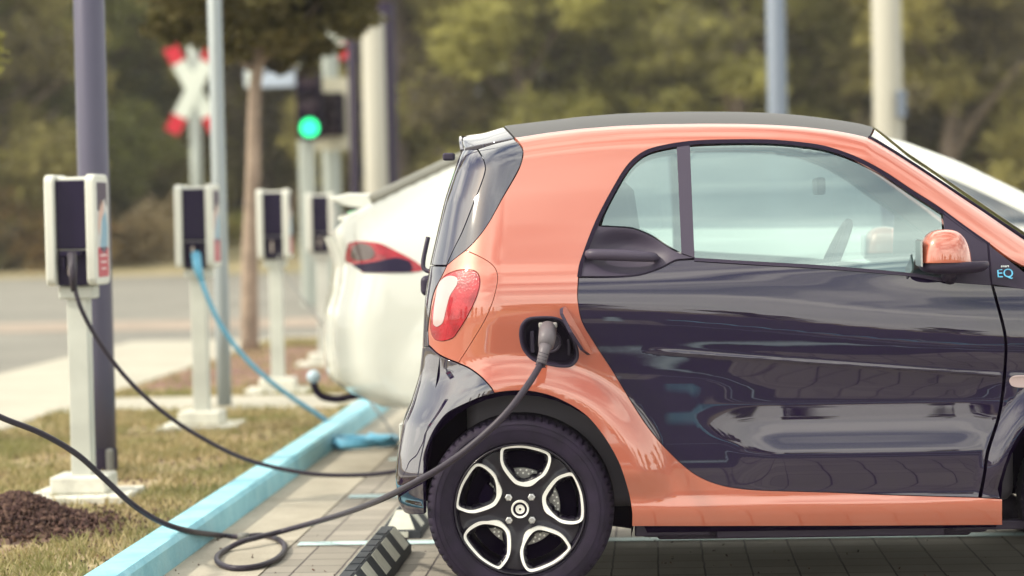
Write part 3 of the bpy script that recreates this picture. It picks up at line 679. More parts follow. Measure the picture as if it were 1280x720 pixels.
# ------------------------------------------------------------ wheel
CC = (357.0, 380.0); KK = .25/397.0
po = [(262,110),(266,78),(285,64),(330,59),(390,60),(470,79),(512,103),(516,150),(492,205),(455,236),(410,269),(350,262),(318,240),(277,182),(263,142)]
pi_ = [(277,112),(281,84),(297,75),(335,71),(388,73),(460,91),(500,112),(500,150),(474,200),(440,226),(395,243),(366,245),(336,230),(294,175),(279,142)]
def wl2(P): return [((x-CC[0])*KK, -(y-CC[1])*KK) for x, y in P]
PO = [tuple(p)[:2] for p in catmull([(*p, 0) for p in wl2(po)], 4, True)]; PIN = [tuple(p)[:2] for p in catmull([(*p, 0) for p in wl2(pi_)], 4, True)]
def rot2(P, a): c, s = math.cos(a), math.sin(a); return [(x*c-y*s, x*s+y*c) for x, y in P]
def build_wheel(parent):
    w = empty('wheel', (0, 0, 0)); w.parent = parent
    # tyre: lathe with cut shoulder lugs
    prof = [(.206,.012),(.212,.002),(.222,-.002),(.245,-.006),(.262,-.007),(.276,-.003),(.286,.006),(.292,.017),(.296,.03),(.2975,.05),(.2975,.092),(.2975,.134),(.296,.155),(.286,.178),(.262,.19),(.222,.187),(.206,.175)]
    n = 288; V = []; Fq = []
    for k, (r, a) in enumerate(prof):
        for i in range(n):
            t = 2*PI*i/n; rr = r
            if i % 4 == 0 and (6 <= k <= 8 or 12 <= k <= 13): rr = r-(.007 if k > 6 else .0035)
            if k in (10,) : rr = r-.006
            V.append((rr*math.cos(t), a, rr*math.sin(t)))
    for k in range(len(prof)-1):
        for i in range(n):
            j = (i+1) % n; Fq.append((k*n+i, (k+1)*n+i, (k+1)*n+j, k*n+j))
    ty = mesh_np('tyre', V, Fq, M_TYRE, w, smooth=True)
    es = ty.modifiers.new('e', 'EDGE_SPLIT'); es.split_angle = math.radians(35)
    bm = bmesh.new()
    for rr in (.2165, .253, .270):
        y0 = {.2165:-.0005, .253:-.0068, .270:-.0055}[rr]
        add_lathe(bm, [(rr-.0015, y0+.002), (rr, y0-.0016), (rr+.0015, y0+.002)], 'y', 96, close=True)
    bmobj('sidewall_ring', bm, M_TYRE, ty, smooth=True)
    rim = bmesh.new()
    add_lathe(rim, [(.208,.004),(.2085,-.002),(.205,-.004),(.202,.004),(.200,.014),(.196,.03),(.185,.06),(.18,.14),(.19,.17),(.207,.178)], 'y', 96)
    # remove end caps of the barrel
    for f in [f for f in rim.faces if len(f.verts) > 20]: rim.faces.remove(f)
    rimo = bmobj('rim', rim, mat('rim_black', (.008, .005, .014), rough=.35, spec=.3, coat=.35, coat_rough=.12), w, smooth=True)
    # black face with five openings
    out = circ(.2015, 120); loops = [np.array(out)]
    for k in range(5): loops.append(np.array(rot2([(p[0]*1, p[1]) for p in PIN], -2*PI*k/5)))
    G = [(r*math.cos(t+r*9), r*math.sin(t+r*9)) for r in np.arange(.012, .198, .010) for t in np.linspace(0, 2*PI, max(6, int(2*PI*r/.011)), endpoint=False)]
    G = np.array(G); ok = np.ones(len(G), bool)
    for l in loops[1:]: ok &= ~inpoly(G, l) & (bdist(G, l) > .002)
    G = G[ok]; V = []; E = []; st = 0
    for l in loops: V += [tuple(p) for p in l]; m = len(l); E += [(st+i, st+(i+1) % m) for i in range(m)]; st += m
    V += [tuple(p) for p in G]
    vo, eo, fo, *_ = delaunay_2d_cdt([Vector(p) for p in V], E, [], 0, 1e-6)
    P = np.array([(v.x, v.y) for v in vo]); tr = np.array([list(f) for f in fo if len(f) == 3]); cen = P[tr].mean(1); ok = inpoly(cen, loops[0])
    for l in loops[1:]: ok &= ~inpoly(cen, l)
    tr = tr[ok]
    def dish(x, z):
        r = np.hypot(x, z); return .010+.012*(1-sstep(.05, .19, r))*1.0+.010*(1-sstep(.03, .075, r))*0
    loopmin = np.min([bdist(P, l) for l in loops[1:]], axis=0)
    yv = dish(P[:, 0], P[:, 1])+.014*sstep(.004, .018, loopmin)
    me = bpy.data.meshes.new('spoke_face'); me.from_pydata(np.stack([P[:, 0], yv, P[:, 1]], 1).tolist(), [], [tuple(t) for t in tr]); sf = link('spoke_face', me, MATS['rim_black'], w, True)
    so_ = sf.modifiers.new('s', 'SOLIDIFY'); so_.thickness = .028; so_.offset = -1 if True else 1
    # machined frames
    for k in range(5):
        bm = bmesh.new(); a = -2*PI*k/5; O_ = rot2(PO, a); I_ = rot2(PIN, a); n = len(O_)
        rows = []
        for (oo, ii) in zip(O_, I_):
            dO = float(dish(oo[0], oo[1])); dI = float(dish(ii[0], ii[1]))
            md = ((oo[0]*.92+ii[0]*.08), (oo[1]*.92+ii[1]*.08)); mi_ = ((oo[0]*.06+ii[0]*.94), (oo[1]*.06+ii[1]*.94))
            rows.append([bm.verts.new((oo[0], dO+.008, oo[1])), bm.verts.new((md[0], dO-.006, md[1])), bm.verts.new((mi_[0], dI-.005, mi_[1])), bm.verts.new((ii[0], dI+.000, ii[1])), bm.verts.new((ii[0], dI+.03, ii[1]))])
        for i in range(n):
            j = (i+1) % n
            for q in range(4): bm.faces.new((rows[i][q], rows[j][q], rows[j][q+1], rows[i][q+1]))
        sp_ = bmobj('spoke_frame', bm, M_SILV, w)
        sp_.data.materials.append(MATS['rim_black'])
        for i, f in enumerate(sp_.data.polygons):
            if i % 4 == 3: f.material_index = 1
    bm = bmesh.new(); add_lathe(bm, [(0, .004), (.006, .004), (.0065, .0075), (.012, .008), (.0125, .003), (.0145, .003), (.015, .009), (.022, .009), (.0225, .000), (.0275, -.001), (.0285, .004), (.0285, .02)], 'y', 40)
    bmobj('centre_cap', bm, M_SILV, w, smooth=False, bevel=.0006)
    bm = bmesh.new(); add_lathe(bm, [(0, .0045), (.004, .0045), (.004, .0035), (0, .0035)], 'y', 16); add_lathe(bm, [(.0132, .0082), (.0222, .0082), (.0222, .0095), (.0132, .0095)], 'y', 32, close=True); bmobj('cap_emblem', bm, M_RUB, w)
    for k in range(4):
        a = PI/4+k*PI/2; bm = bmesh.new(); c = (.0515*math.cos(a), .012, .0515*math.sin(a))
        add_lathe(bm, [(.012, .016), (.0125, .004), (.0105, .002), (.0065, .001), (.006, .006), (0, .006)], 'y', 6, c); bmobj('wheel_bolt', bm, M_CHROME, w, bevel=.001)
        bm = bmesh.new()
    # brake disc with drilled band
    bm = bmesh.new(); add_lathe(bm, [(.075, .075), (.125, .075), (.125, .09), (.075, .09)], 'y', 64, close=True); add_lathe(bm, [(0, .06), (.07, .06), (.075, .09)], 'y', 48)
    bd = bmobj('brake_disc', bm, mat('disc_steel', (.30, .29, .28), rough=.45, metal=.6), w, smooth=False, bevel=.002)
    bm = bmesh.new()
    for k in range(38):
        a = 2*PI*k/38; 
        for rr in (.108, .118): add_lathe(bm, [(0, .0725), (.0035, .0725), (.0035, .075)], 'y', 8, (rr*math.cos(a+(rr > .11)*.08), 0, rr*math.sin(a+(rr > .11)*.08)))
    bmobj('disc_studs', bm, M_SILV, bd)
    bm = bmesh.new(); add_prism(bm, [(r*math.cos(a), r*math.sin(a)) for r, a in [(.08, 2.6), (.135, 2.5), (.14, 2.9), (.135, 3.5), (.08, 3.4)]], .055, .1); bmobj('brake_caliper', bm, M_VOID, w, bevel=.006)
    bm = bmesh.new(); add_lathe(bm, [(0, .11), (.176, .11), (.176, .115), (0, .115)], 'y', 48); bmobj('dust_shield', bm, M_VOID, w)
    return w
w0 = build_wheel(car); w0.location = (0, -.80, .2975)
for x, s in ((WB, -1), (0, 1), (WB, 1)):
    c = copy_tree(w0, car); c.location = (x, s*.80, .2975); c.rotation_euler = (0, .35, 0 if s < 0 else PI)
# ------------------------------------------------------------ ground materials
def node_mat(name):
    m = bpy.data.materials.new(name); m.use_nodes = True; t = m.node_tree; return m, t, t.nodes['Principled BSDF']
def nn_(t, ty, **k):
    n = t.nodes.new(ty)
    for a, b in k.items(): setattr(n, a, b)
    return n
def ground_mat(name, c1, c2, scale, rough=.9, c3=None, bump=.3, bscale=120, fine=60, stretch=None, blotch=None):
    m, t, b = node_mat(name); tc = nn_(t, 'ShaderNodeTexCoord'); src = tc.outputs['Object']
    if stretch:
        mpn = nn_(t, 'ShaderNodeMapping'); mpn.inputs['Scale'].default_value = stretch; t.links.new(src, mpn.inputs['Vector']); src = mpn.outputs['Vector']
    n1 = nn_(t, 'ShaderNodeTexNoise'); n1.inputs['Scale'].default_value = scale; n1.inputs['Detail'].default_value = 8; n1.inputs['Roughness'].default_value = .65
    n2 = nn_(t, 'ShaderNodeTexNoise'); n2.inputs['Scale'].default_value = fine; n2.inputs['Detail'].default_value = 4
    cr = nn_(t, 'ShaderNodeValToRGB'); cr.color_ramp.elements[0].position = .36; cr.color_ramp.elements[1].position = .64
    cr.color_ramp.elements[0].color = (*c1, 1); cr.color_ramp.elements[1].color = (*c2, 1)
    if c3: e = cr.color_ramp.elements.new(.5); e.color = (*c3, 1)
    mx = nn_(t, 'ShaderNodeMix', data_type='RGBA', blend_type='MULTIPLY'); mx.inputs['Factor'].default_value = 1
    mr = nn_(t, 'ShaderNodeMapRange'); mr.inputs['To Min'].default_value = .72; mr.inputs['To Max'].default_value = 1.25
    t.links.new(src, n1.inputs['Vector']); t.links.new(tc.outputs['Object'], n2.inputs['Vector']); t.links.new(n1.outputs['Fac'], cr.inputs['Fac'])
    t.links.new(n2.outputs['Fac'], mr.inputs['Value']); t.links.new(cr.outputs['Color'], mx.inputs['A']); t.links.new(mr.outputs['Result'], mx.inputs['B'])
    t.links.new(mx.outputs['Result'], b.inputs['Base Color']); b.inputs['Roughness'].default_value = rough
    n3 = nn_(t, 'ShaderNodeTexNoise'); n3.inputs['Scale'].default_value = bscale; n3.inputs['Detail'].default_value = 6
    bp = nn_(t, 'ShaderNodeBump'); bp.inputs['Strength'].default_value = bump; bp.inputs['Distance'].default_value = .01
    t.links.new(tc.outputs['Object'], n3.inputs['Vector']); t.links.new(n3.outputs['Fac'], bp.inputs['Height']); t.links.new(bp.outputs['Normal'], b.inputs['Normal'])
    MATS[name] = m; return m
G_ASPH = ground_mat('asphalt_road', (.155, .148, .13), (.21, .20, .172), .25, bump=.2, fine=30)
G_CONC = ground_mat('kerb_concrete', (.30, .27, .215), (.42, .38, .31), 2.5, bump=.25, fine=90)
G_WALK = ground_mat('pale_pavement', (.36, .34, .28), (.44, .41, .34), 1.2, bump=.2, fine=60)
G_SOIL = ground_mat('dry_lawn', (.20, .12, .08), (.27, .22, .11), 1.8, c3=(.38, .30, .18), bump=.8, bscale=60, fine=45)
G_VERGE = ground_mat('verge', (.20, .18, .09), (.38, .31, .18), .35, bump=.4, bscale=10, fine=6)
G_DIRT = ground_mat('bare_soil', (.10, .06, .045), (.20, .12, .085), 9, bump=1, bscale=60, fine=80)
G_BLUE = ground_mat('blue_kerb_paint', (.20, .50, .62), (.33, .63, .72), 5, c3=(.27, .59, .70), rough=.55, bump=.25, bscale=70, fine=160)
G_LINE = ground_mat('pale_blue_line_paint', (.42, .58, .60), (.52, .66, .66), 9, rough=.6, bump=.25, bscale=90, fine=140)
def paver_mat():
    m, t, b = node_mat('block_paving'); tc = nn_(t, 'ShaderNodeTexCoord')
    br = nn_(t, 'ShaderNodeTexBrick'); br.offset = 0; br.squash = 1
    br.inputs['Scale'].default_value = 1; br.inputs['Brick Width'].default_value = .159; br.inputs['Row Height'].default_value = .159
    br.inputs['Mortar Size'].default_value = .0038; br.inputs['Mortar Smooth'].default_value = .25; br.inputs['Bias'].default_value = 0
    br.inputs['Color1'].default_value = (.225, .205, .175, 1); br.inputs['Color2'].default_value = (.30, .272, .232, 1); br.inputs['Mortar'].default_value = (.055, .042, .045, 1)
    n1 = nn_(t, 'ShaderNodeTexNoise'); n1.inputs['Scale'].default_value = 1.3; n1.inputs['Detail'].default_value = 8
    n2 = nn_(t, 'ShaderNodeTexNoise'); n2.inputs['Scale'].default_value = 140; n2.inputs['Detail'].default_value = 4
    dist = nn_(t, 'ShaderNodeTexNoise'); dist.inputs['Scale'].default_value = 9
    vm = nn_(t, 'ShaderNodeVectorMath', operation='SCALE'); vm.inputs['Scale'].default_value = .006; va = nn_(t, 'ShaderNodeVectorMath', operation='ADD')
    t.links.new(tc.outputs['Object'], dist.inputs['Vector']); t.links.new(dist.outputs['Color'], vm.inputs[0]); t.links.new(tc.outputs['Object'], va.inputs[0]); t.links.new(vm.outputs[0], va.inputs[1])
    t.links.new(va.outputs[0], br.inputs['Vector'])
    for n in (n1, n2): t.links.new(tc.outputs['Object'], n.inputs['Vector'])
    mr = nn_(t, 'ShaderNodeMapRange'); mr.inputs['From Min'].default_value = .3; mr.inputs['From Max'].default_value = .7; mr.inputs['To Min'].default_value = .78; mr.inputs['To Max'].default_value = 1.12
    mr2 = nn_(t, 'ShaderNodeMapRange'); mr2.inputs['To Min'].default_value = .8; mr2.inputs['To Max'].default_value = 1.2
    mu = nn_(t, 'ShaderNodeMath', operation='MULTIPLY'); t.links.new(n1.outputs['Fac'], mr.inputs['Value']); t.links.new(n2.outputs['Fac'], mr2.inputs['Value'])
    t.links.new(mr.outputs[0], mu.inputs[0]); t.links.new(mr2.outputs[0], mu.inputs[1])
    mx = nn_(t, 'ShaderNodeMix', data_type='RGBA', blend_type='MULTIPLY'); mx.inputs['Factor'].default_value = 1
    t.links.new(br.outputs['Color'], mx.inputs['A']); t.links.new(mu.outputs[0], mx.inputs['B']); t.links.new(mx.outputs['Result'], b.inputs['Base Color'])
    b.inputs['Roughness'].default_value = .85
    ad = nn_(t, 'ShaderNodeMath', operation='MULTIPLY_ADD'); ad.inputs[1].default_value = -1.0; t.links.new(br.outputs['Fac'], ad.inputs[0])
    m3 = nn_(t, 'ShaderNodeMath', operation='MULTIPLY'); m3.inputs[1].default_value = .35; t.links.new(n2.outputs['Fac'], m3.inputs[0]); t.links.new(m3.outputs[0], ad.inputs[2])
    bp = nn_(t, 'ShaderNodeBump'); bp.inputs['Strength'].default_value = .7; bp.inputs['Distance'].default_value = .006; t.links.new(ad.outputs[0], bp.inputs['Height']); t.links.new(bp.outputs['Normal'], b.inputs['Normal'])
    return m
G_PAVE = paver_mat()
def sheet(name, quad, z, m, kind='structure', sub=1):
    """quad in row frame (u0,u1,v0,v1); the object itself is turned into the row frame"""
    u0, u1, v0, v1 = quad; me = bpy.data.meshes.new(name)
    me.from_pydata([(u0, v0, z), (u1, v0, z), (u1, v1, z), (u0, v1, z)], [], [(0, 1, 2, 3)])
    o = link(name, me, m); o.rotation_euler = (0, 0, -PSI); tag(o, kind=kind); return o
sheet('ground', (-500, 500, -500, 500), -.03, G_VERGE)
sheet('road', (-60, 70, 24, 57), -.012, G_ASPH)
sheet('road', (-30, -5.2, -60, 24), -.008, G_ASPH)
sheet('car_park', (-1.38, 45, 5.0, 24), 0.0, G_PAVE)
sheet('unseen_dark_lot', (-1.38, 45, -40, 4.998), 0.0, ground_mat('unseen_lot_dark', (.045, .040, .048), (.065, .058, .065), .6, bump=.3, fine=60))  # unseen lot around the camera, made dark to deepen the door's reflection
sheet('pale_paving', (1.2, 3.0, -3.4, -.6), 0.004, G_PAVE)
sheet('pale_paving', (-.6, .1, -1.2, 2.9), 0.004, G_PAVE)
sheet('pale_paving', (4.2, 5.2, -5.5, 2.4), 0.004, G_PAVE)
sheet('gutter', (-1.72, -1.384, -40, 24), 0.002, G_CONC)
sheet('median_strip', (-60, 70, 27.5, 30.2), -.006, mat('tan_band', (.30, .245, .20), rough=.9, var=.2, vscale=1.5))
def HZ(v): t = max(0, min(1, (v-57.5)/13)); return 1.05*t*t*(3-2*t)
bm = bmesh.new(); vv = [57.2, 58, 60, 62, 64, 66, 68, 70, 72, 90, 140, 150]; uu = list(range(-160, 161, 20)); G_ = [[bm.verts.new((u, v, (HZ(v) if v < 140 else -.2)-.004+(.25*math.sin(u*.07)+.1*math.sin(u*.21))*HZ(v)*.4)) for u in uu] for v in vv]
for i in range(len(vv)-1):
    for j in range(len(uu)-1): bm.faces.new((G_[i][j], G_[i][j+1], G_[i+1][j+1], G_[i+1][j]))
o = tag(bmobj('verge_bank', bm, G_VERGE, smooth=True), kind='structure')
sheet('lawn', (-3.75, -1.86, -20, 23.5), .055, G_SOIL)
bm = bmesh.new(); add_box(bm, (-4.47, 2, 0), (1.43, 43, .13)); o = tag(bmobj('pavement', bm, G_WALK, bevel=.01), kind='structure'); o.rotation_euler = (0, 0, -PSI)
bm = bmesh.new(); add_box(bm, (-2.6, 24.0, 0), (2.4, .15, .13)); add_box(bm, (-1.79, 20.5, -.01), (.14, 6.8, .10)); o = tag(bmobj('end_kerb', bm, G_CONC, bevel=.01), kind='structure'); o.rotation_euler = (0, 0, -PSI)
# cross path to the pavement, pale slab seen beyond the kerb end
sheet('cross_path', (-3.75, -1.86, 14.75, 15.9), .062, G_WALK)
# painted lines on the paving
for v in (8.93, 10.45, 12.05, 13.4, 4.2, 2.4): sheet('painted_line', (-1.36, 7.5, v, v+.10), .004, G_LINE)
for (u, v0, v1) in ((-.2, -8, 1.2), (3.0, -8, 1.2)): sheet('painted_line', (u, u+.1, v0, v1), .008, G_LINE)
# white arrow-like markings behind the camera, mirrored by the door
sheet('painted_marking', (.6, 2.2, 1.6, 1.75), .004, mat('white_line', (.55, .54, .5), rough=.7, var=.2, vscale=8))
# blue kerb
def kerb(name, pts, lab, w=.14, h=.10):
    bm = bmesh.new(); n = len(pts); R = []
    for i, p in enumerate(pts):
        a = Vector(pts[max(0, i-1)]); b = Vector(pts[min(n-1, i+1)]); t = (b-a).normalized(); nn = Vector((-t.y, t.x))
        P = Vector(p); r = []
        for o, z in ((0, -.02), (.004, h-.018), (.018, h), (w-.015, h), (w, h-.02), (w, -.02)):
            q = P+nn*o; r.append(bm.verts.new((q.x, q.y, z)))
        R.append(r)
    for i in range(n-1):
        for k in range(5): bm.faces.new((R[i][k], R[i][k+1], R[i+1][k+1], R[i+1][k]))
    bm.faces.new(R[0]); bm.faces.new(R[-1][::-1]); o = bmobj(name, bm, G_BLUE); o.rotation_euler = (0, 0, -PSI)
    return tag(o, lab, 'kerb')
kp = [(-1.72, v) for v in np.arange(-6, 15.2, .4)]+[(-1.72, 15.4)]
kerb('kerb', kp, 'long pale blue painted kerb between the dry lawn and the paving')
kerb('kerb', [(-1.60, 15.95), (-1.60, 16.6), (-1.62, 17.1)], 'short far piece of blue kerb beyond the gap, near the tow hitch')
kerb('kerb', [(8.0, -9.5), (8.6, -8.6), (8.5, -5), (8.0, -4.0), (7.0, -3.6), (1.2, -3.6), (.3, -4.4)], 'curved blue kerb island behind the viewer, mirrored in the black door', w=.16, h=.13)
# ------------------------------------------------------------ lawn blades, soil mound, chips
def blades(name, n, u0, u1, v0, v1, hmin, hmax, m, cond=None, near=1.6, z0=.055):
    v = v0+(v1-v0)*rng.random(n)**near; u = u0+(u1-u0)*rng.random(n)
    if cond is not None: k = cond(u, v); u, v = u[k], v[k]; n = len(u)
    h = hmin+(hmax-hmin)*rng.random(n)**1.5; w = .0022+.0022*rng.random(n); w *= 1+np.clip((v-9)/8, 0, 2)
    a = rng.random(n)*2*PI; la = rng.random(n)*2*PI; ln = h*(.2+.9*rng.random(n))
    b = np.stack([u, v, np.full(n, z0-.004)], 1); dx = np.stack([np.cos(a)*w, np.sin(a)*w, 0*a], 1)
    mid = b+np.stack([np.cos(la)*ln*.35, np.sin(la)*ln*.35, h*.6], 1); tp = b+np.stack([np.cos(la)*ln, np.sin(la)*ln, h], 1)
    V = np.concatenate([b-dx, b+dx, mid+dx*.7, mid-dx*.7, tp, tp], 0); i = np.arange(n)
    Fc = np.concatenate([np.stack([i, i+n, i+2*n, i+3*n], 1), np.stack([i+3*n, i+2*n, i+4*n, i+5*n], 1)], 0)
    t = rng.random(n); o = mesh_np(name, V, Fc, m, attr=np.tile(t, 6)); o.rotation_euler = (0, 0, -PSI); return tag(o, kind='stuff')
def tint_mat(name, cols, rough=.7, transl=.0, nscale=None, ncol=None):
    m, t, b = node_mat(name); a = nn_(t, 'ShaderNodeAttribute', attribute_name='tint'); cr = nn_(t, 'ShaderNodeValToRGB'); e = cr.color_ramp.elements
    while len(e) < len(cols): e.new(.5)
    for i, c in enumerate(cols): e[i].position = i/(len(cols)-1); e[i].color = (*c, 1)
    t.links.new(a.outputs['Fac'], cr.inputs['Fac']); src = cr.outputs['Color']
    if nscale:
        tc = nn_(t, 'ShaderNodeTexCoord'); nz = nn_(t, 'ShaderNodeTexNoise'); nz.inputs['Scale'].default_value = nscale; nz.inputs['Detail'].default_value = 3
        c2 = nn_(t, 'ShaderNodeValToRGB'); c2.color_ramp.elements[0].position = .42; c2.color_ramp.elements[1].position = .6
        mx = nn_(t, 'ShaderNodeMix', data_type='RGBA'); mx.inputs['B'].default_value = (*ncol, 1)
        ml = nn_(t, 'ShaderNodeMath', operation='MULTIPLY'); ml.inputs[1].default_value = .75
        t.links.new(tc.outputs['Object'], nz.inputs['Vector']); t.links.new(nz.outputs['Fac'], c2.inputs['Fac']); t.links.new(c2.outputs['Color'], ml.inputs[0]); t.links.new(ml.outputs[0], mx.inputs['Factor'])
        t.links.new(src, mx.inputs['A']); src = mx.outputs['Result']
    t.links.new(src, b.inputs['Base Color']); b.inputs['Roughness'].default_value = rough; b.inputs['Specular IOR Level'].default_value = .25
    if transl:
        o = t.nodes['Material Output']; tl = nn_(t, 'ShaderNodeBsdfTranslucent'); ms = nn_(t, 'ShaderNodeMixShader'); ms.inputs['Fac'].default_value = transl
        t.links.new(src, tl.inputs['Color']); t.links.new(b.outputs[0], ms.inputs[1]); t.links.new(tl.outputs[0], ms.inputs[2]); t.links.new(ms.outputs[0], o.inputs['Surface'])
    MATS[name] = m; return m
M_GRASS = tint_mat('grass_blades', [(.16, .15, .06), (.32, .27, .12), (.48, .38, .21), (.56, .46, .30)], transl=.3, nscale=2.2, ncol=(.21, .22, .08))
mound = gp(22, 662, .06); mu, mv = toRow(mound)
def notsoil(u, v):
    k = np.hypot((u-mu)/.42, (v-mv)/.55) > .7+.5*rng.random(len(u))
    k &= ~((np.abs(u+2.45) < .22) & (np.abs(v-10.45) < .35)); k &= ~((v > 14.75) & (v < 15.9)); k &= ~((v > 16.6) & (v < 22) & (rng.random(len(u)) > .12))
    p = np.sin(u*5.1+v*1.7)*np.sin(v*2.3-u*3)+.3*np.sin(u*17)*np.sin(v*13); k &= (p < .45) | (rng.random(len(u)) < .25)
    return k
blades('grass', 150000, -3.72, -1.88, 5.5, 23, .012, .055, M_GRASS, notsoil)
M_CHIP = tint_mat('bark_chips', [(.035, .018, .02), (.075, .04, .035), (.14, .085, .065)], rough=.9)
def chips(name, n, fn, m, s0=.008, s1=.024):
    P = np.array([fn() for _ in range(n)]); S = (s0+(s1-s0)*rng.random(n))[:, None]
    A = rng.normal(size=(n, 3)); A /= np.linalg.norm(A, axis=1)[:, None]; Bv = np.cross(A, rng.normal(size=(n, 3))); Bv /= np.linalg.norm(Bv, axis=1)[:, None]
    C2 = np.cross(A, Bv); A = A*S; Bv = Bv*S*.5; C2 = C2*S*.15
    cs = [(-1,-1,-1),(1,-1,-1),(1,1,-1),(-1,1,-1),(-1,-1,1),(1,-1,1),(1,1,1),(-1,1,1)]
    V = np.stack([P+A*a+Bv*b+C2*c for a, b, c in cs], 1).reshape(-1, 3)
    q = np.array([(0,3,2,1),(4,5,6,7),(0,1,5,4),(1,2,6,5),(2,3,7,6),(3,0,4,7)]); Fc = (np.arange(n)*8)[:, None, None]+q[None]; Fc = Fc.reshape(-1, 4)
    o = mesh_np(name, V, Fc, m, attr=np.repeat(rng.random(n), 8)); o.rotation_euler = (0, 0, -PSI); return o
def mh(r): return .118*math.exp(-(r/.20)**2.0)
bm = bmesh.new(); bmesh.ops.create_grid(bm, x_segments=60, y_segments=60, size=.6)
for v in bm.verts: r = v.co.length; v.co.z = mh(r)+.02*random.random()*math.exp(-(r/.25)**2)-.006
mo = bmobj('soil_mound', bm, G_DIRT, smooth=True); mo.location = RP(mu, mv, .058); mo.rotation_euler = (0, 0, -PSI)
tag(mo, 'heap of dark brown soil on the dry lawn at the near left', 'soil heap')
def pm():
    r = abs(random.gauss(0, .17)); a = random.random()*2*PI; return (mu+r*math.cos(a), mv+r*math.sin(a)*1.1, .062+mh(r)+random.random()*.02)
tag(chips('mulch', 5000, pm, M_CHIP, .005, .015), kind='stuff')
def pb():
    return (random.uniform(-3.4, -1.9), mv+random.gauss(.2, .35), .058) if random.random() < .6 else (random.uniform(-3.7, -1.9), random.uniform(8, 14), .058)
tag(chips('litter', 2600, pb, M_CHIP, .005, .016), kind='stuff')
sheet('mulch_bed', (-3.7, -1.95, 16.6, 22.2), .060, ground_mat('red_mulch', (.13, .06, .05), (.26, .14, .11), 3, bump=1, bscale=30, fine=20))
def pd(): return (random.uniform(-1.7, 4), random.uniform(7.6, 9.3), .004)
tag(chips('grit', 260, pd, M_CHIP, .002, .006), kind='stuff')
# ------------------------------------------------------------ charging posts
M_CW = mat('charger_white', (.62, .62, .56), rough=.35, bump=.02, bscale=400)
M_CB = mat('charger_black', (.012, .007, .03), rough=.4, spec=.2)
M_POST = mat('post_white', (.54, .55, .50), rough=.45, var=.12, vscale=5)
M_SLAB = mat('footing_concrete', (.62, .61, .54), rough=.85, var=.2, vscale=9, bump=.3, bscale=80)
def rrect(x0, x1, z0, z1, r, n=5):
    out = []
    for cx, cz, a0 in ((x1-r, z1-r, 0), (x0+r, z1-r, PI/2), (x0+r, z0+r, PI), (x1-r, z0+r, 1.5*PI)):
        out += [(cx+r*math.cos(a0+PI/2*i/n), cz+r*math.sin(a0+PI/2*i/n)) for i in range(n+1)]
    return out
def charger(px, dist, yaw, lab):
    p = dp(px, 600, dist); t = empty('charging_post', (p.x, p.y, .055), yaw, lab, 'charger', 'charging posts in a row along the kerb')
    bm = bmesh.new(); add_box(bm, (0, 0, .008), (.44, .42, .045)); bmobj('slab', bm, M_SLAB, t, bevel=.01)
    bm = bmesh.new(); add_box(bm, (.0, 0, .068), (.24, .24, .075)); bmobj('footing', bm, M_SLAB, t, bevel=.012)
    bm = bmesh.new(); add_box(bm, (0, 0, .49), (.088, .088, .84)); bmobj('post', bm, M_POST, t, bevel=.006)
    bm = bmesh.new(); add_box(bm, (.0, -.0, .885), (.15, .12, .055)); bmobj('bracket', bm, M_POST, t, bevel=.008)
    zb, zt_ = .915, 1.385
    for sx in (-1, 1):
        bm = bmesh.new(); add_prism(bm, rrect(-.13, .13, zb, zt_, .035), sx*.066, sx*.109, 'x'); c = bmobj('side_cover', bm, M_CW, t, bevel=.010)
    bm = bmesh.new(); add_box(bm, (0, .012, (zb+zt_)/2+.005), (.130, .20, .44)); bmobj('cabinet', bm, M_CW, t, bevel=.01)
    bm = bmesh.new(); add_box(bm, (0, -.094, zt_-.17), (.130, .016, .29)); bmobj('front_panel', bm, M_CB, t, bevel=.004)
    bm = bmesh.new(); add_box(bm, (0, -.080, zb+.075), (.130, .02, .15)); bmobj('socket_recess', bm, M_CB, t, bevel=.004)
    bm = bmesh.new(); add_box(bm, (0, -.112, zb+.135), (.085, .05, .022)); add_box(bm, (-.032, -.105, zb+.10), (.012, .03, .07)); bmobj('socket_hood', bm, M_CB, t, bevel=.005)
    bm = bmesh.new(); add_box(bm, (-.010, -.113, zb+.085), (.012, .012, .085)); bmobj('socket_clip', bm, mat('clip_steel', (.6, .52, .48), rough=.3, metal=.5), t, bevel=.003)
    # printed picture on the right side cover: dark head, pale clothes, red panel
    x = .1095
    def patch(nm, P, c): 
        bm = bmesh.new(); add_prism(bm, P, x, x+.0012, 'x'); bmobj(nm, bm, mat('print_'+nm, c, rough=.35), art)
    bm = bmesh.new(); add_prism(bm, rrect(-.098, .098, zb+.03, zt_-.03, .02), .1085, .1094, 'x'); art = bmobj('printed_panel', bm, mat('print_pale', (.55, .55, .55), rough=.35), t)
    patch('red', rrect(-.094, .094, zb+.034, zb+.16, .015), (.45, .05, .09))
    patch('dark', [(-.09, zt_-.035), (.09, zt_-.035), (.09, zt_-.14), (.04, zt_-.10), (.0, zt_-.12), (-.05, zt_-.16), (-.09, zt_-.15)], (.06, .04, .08))
    patch('skin', [(-.06, zt_-.14), (-.02, zt_-.105), (.03, zt_-.12), (.02, zt_-.17), (-.03, zt_-.20), (-.07, zt_-.26), (-.085, zt_-.22)], (.62, .42, .36))
    patch('blue', [(0.0, zt_-.18), (.06, zt_-.16), (.09, zt_-.22), (.08, zt_-.31), (.02, zt_-.34), (-.05, zt_-.32), (-.02, zt_-.26)], (.22, .38, .50))
    for i in range(3):
        bm = bmesh.new(); add_box(bm, (x+.0016, 0, zb+.125-i*.028), (.0008, .12-.02*i, .007)); bmobj('text_line', bm, mat('print_line', (.7, .6, .6), rough=.4), art)
    return t
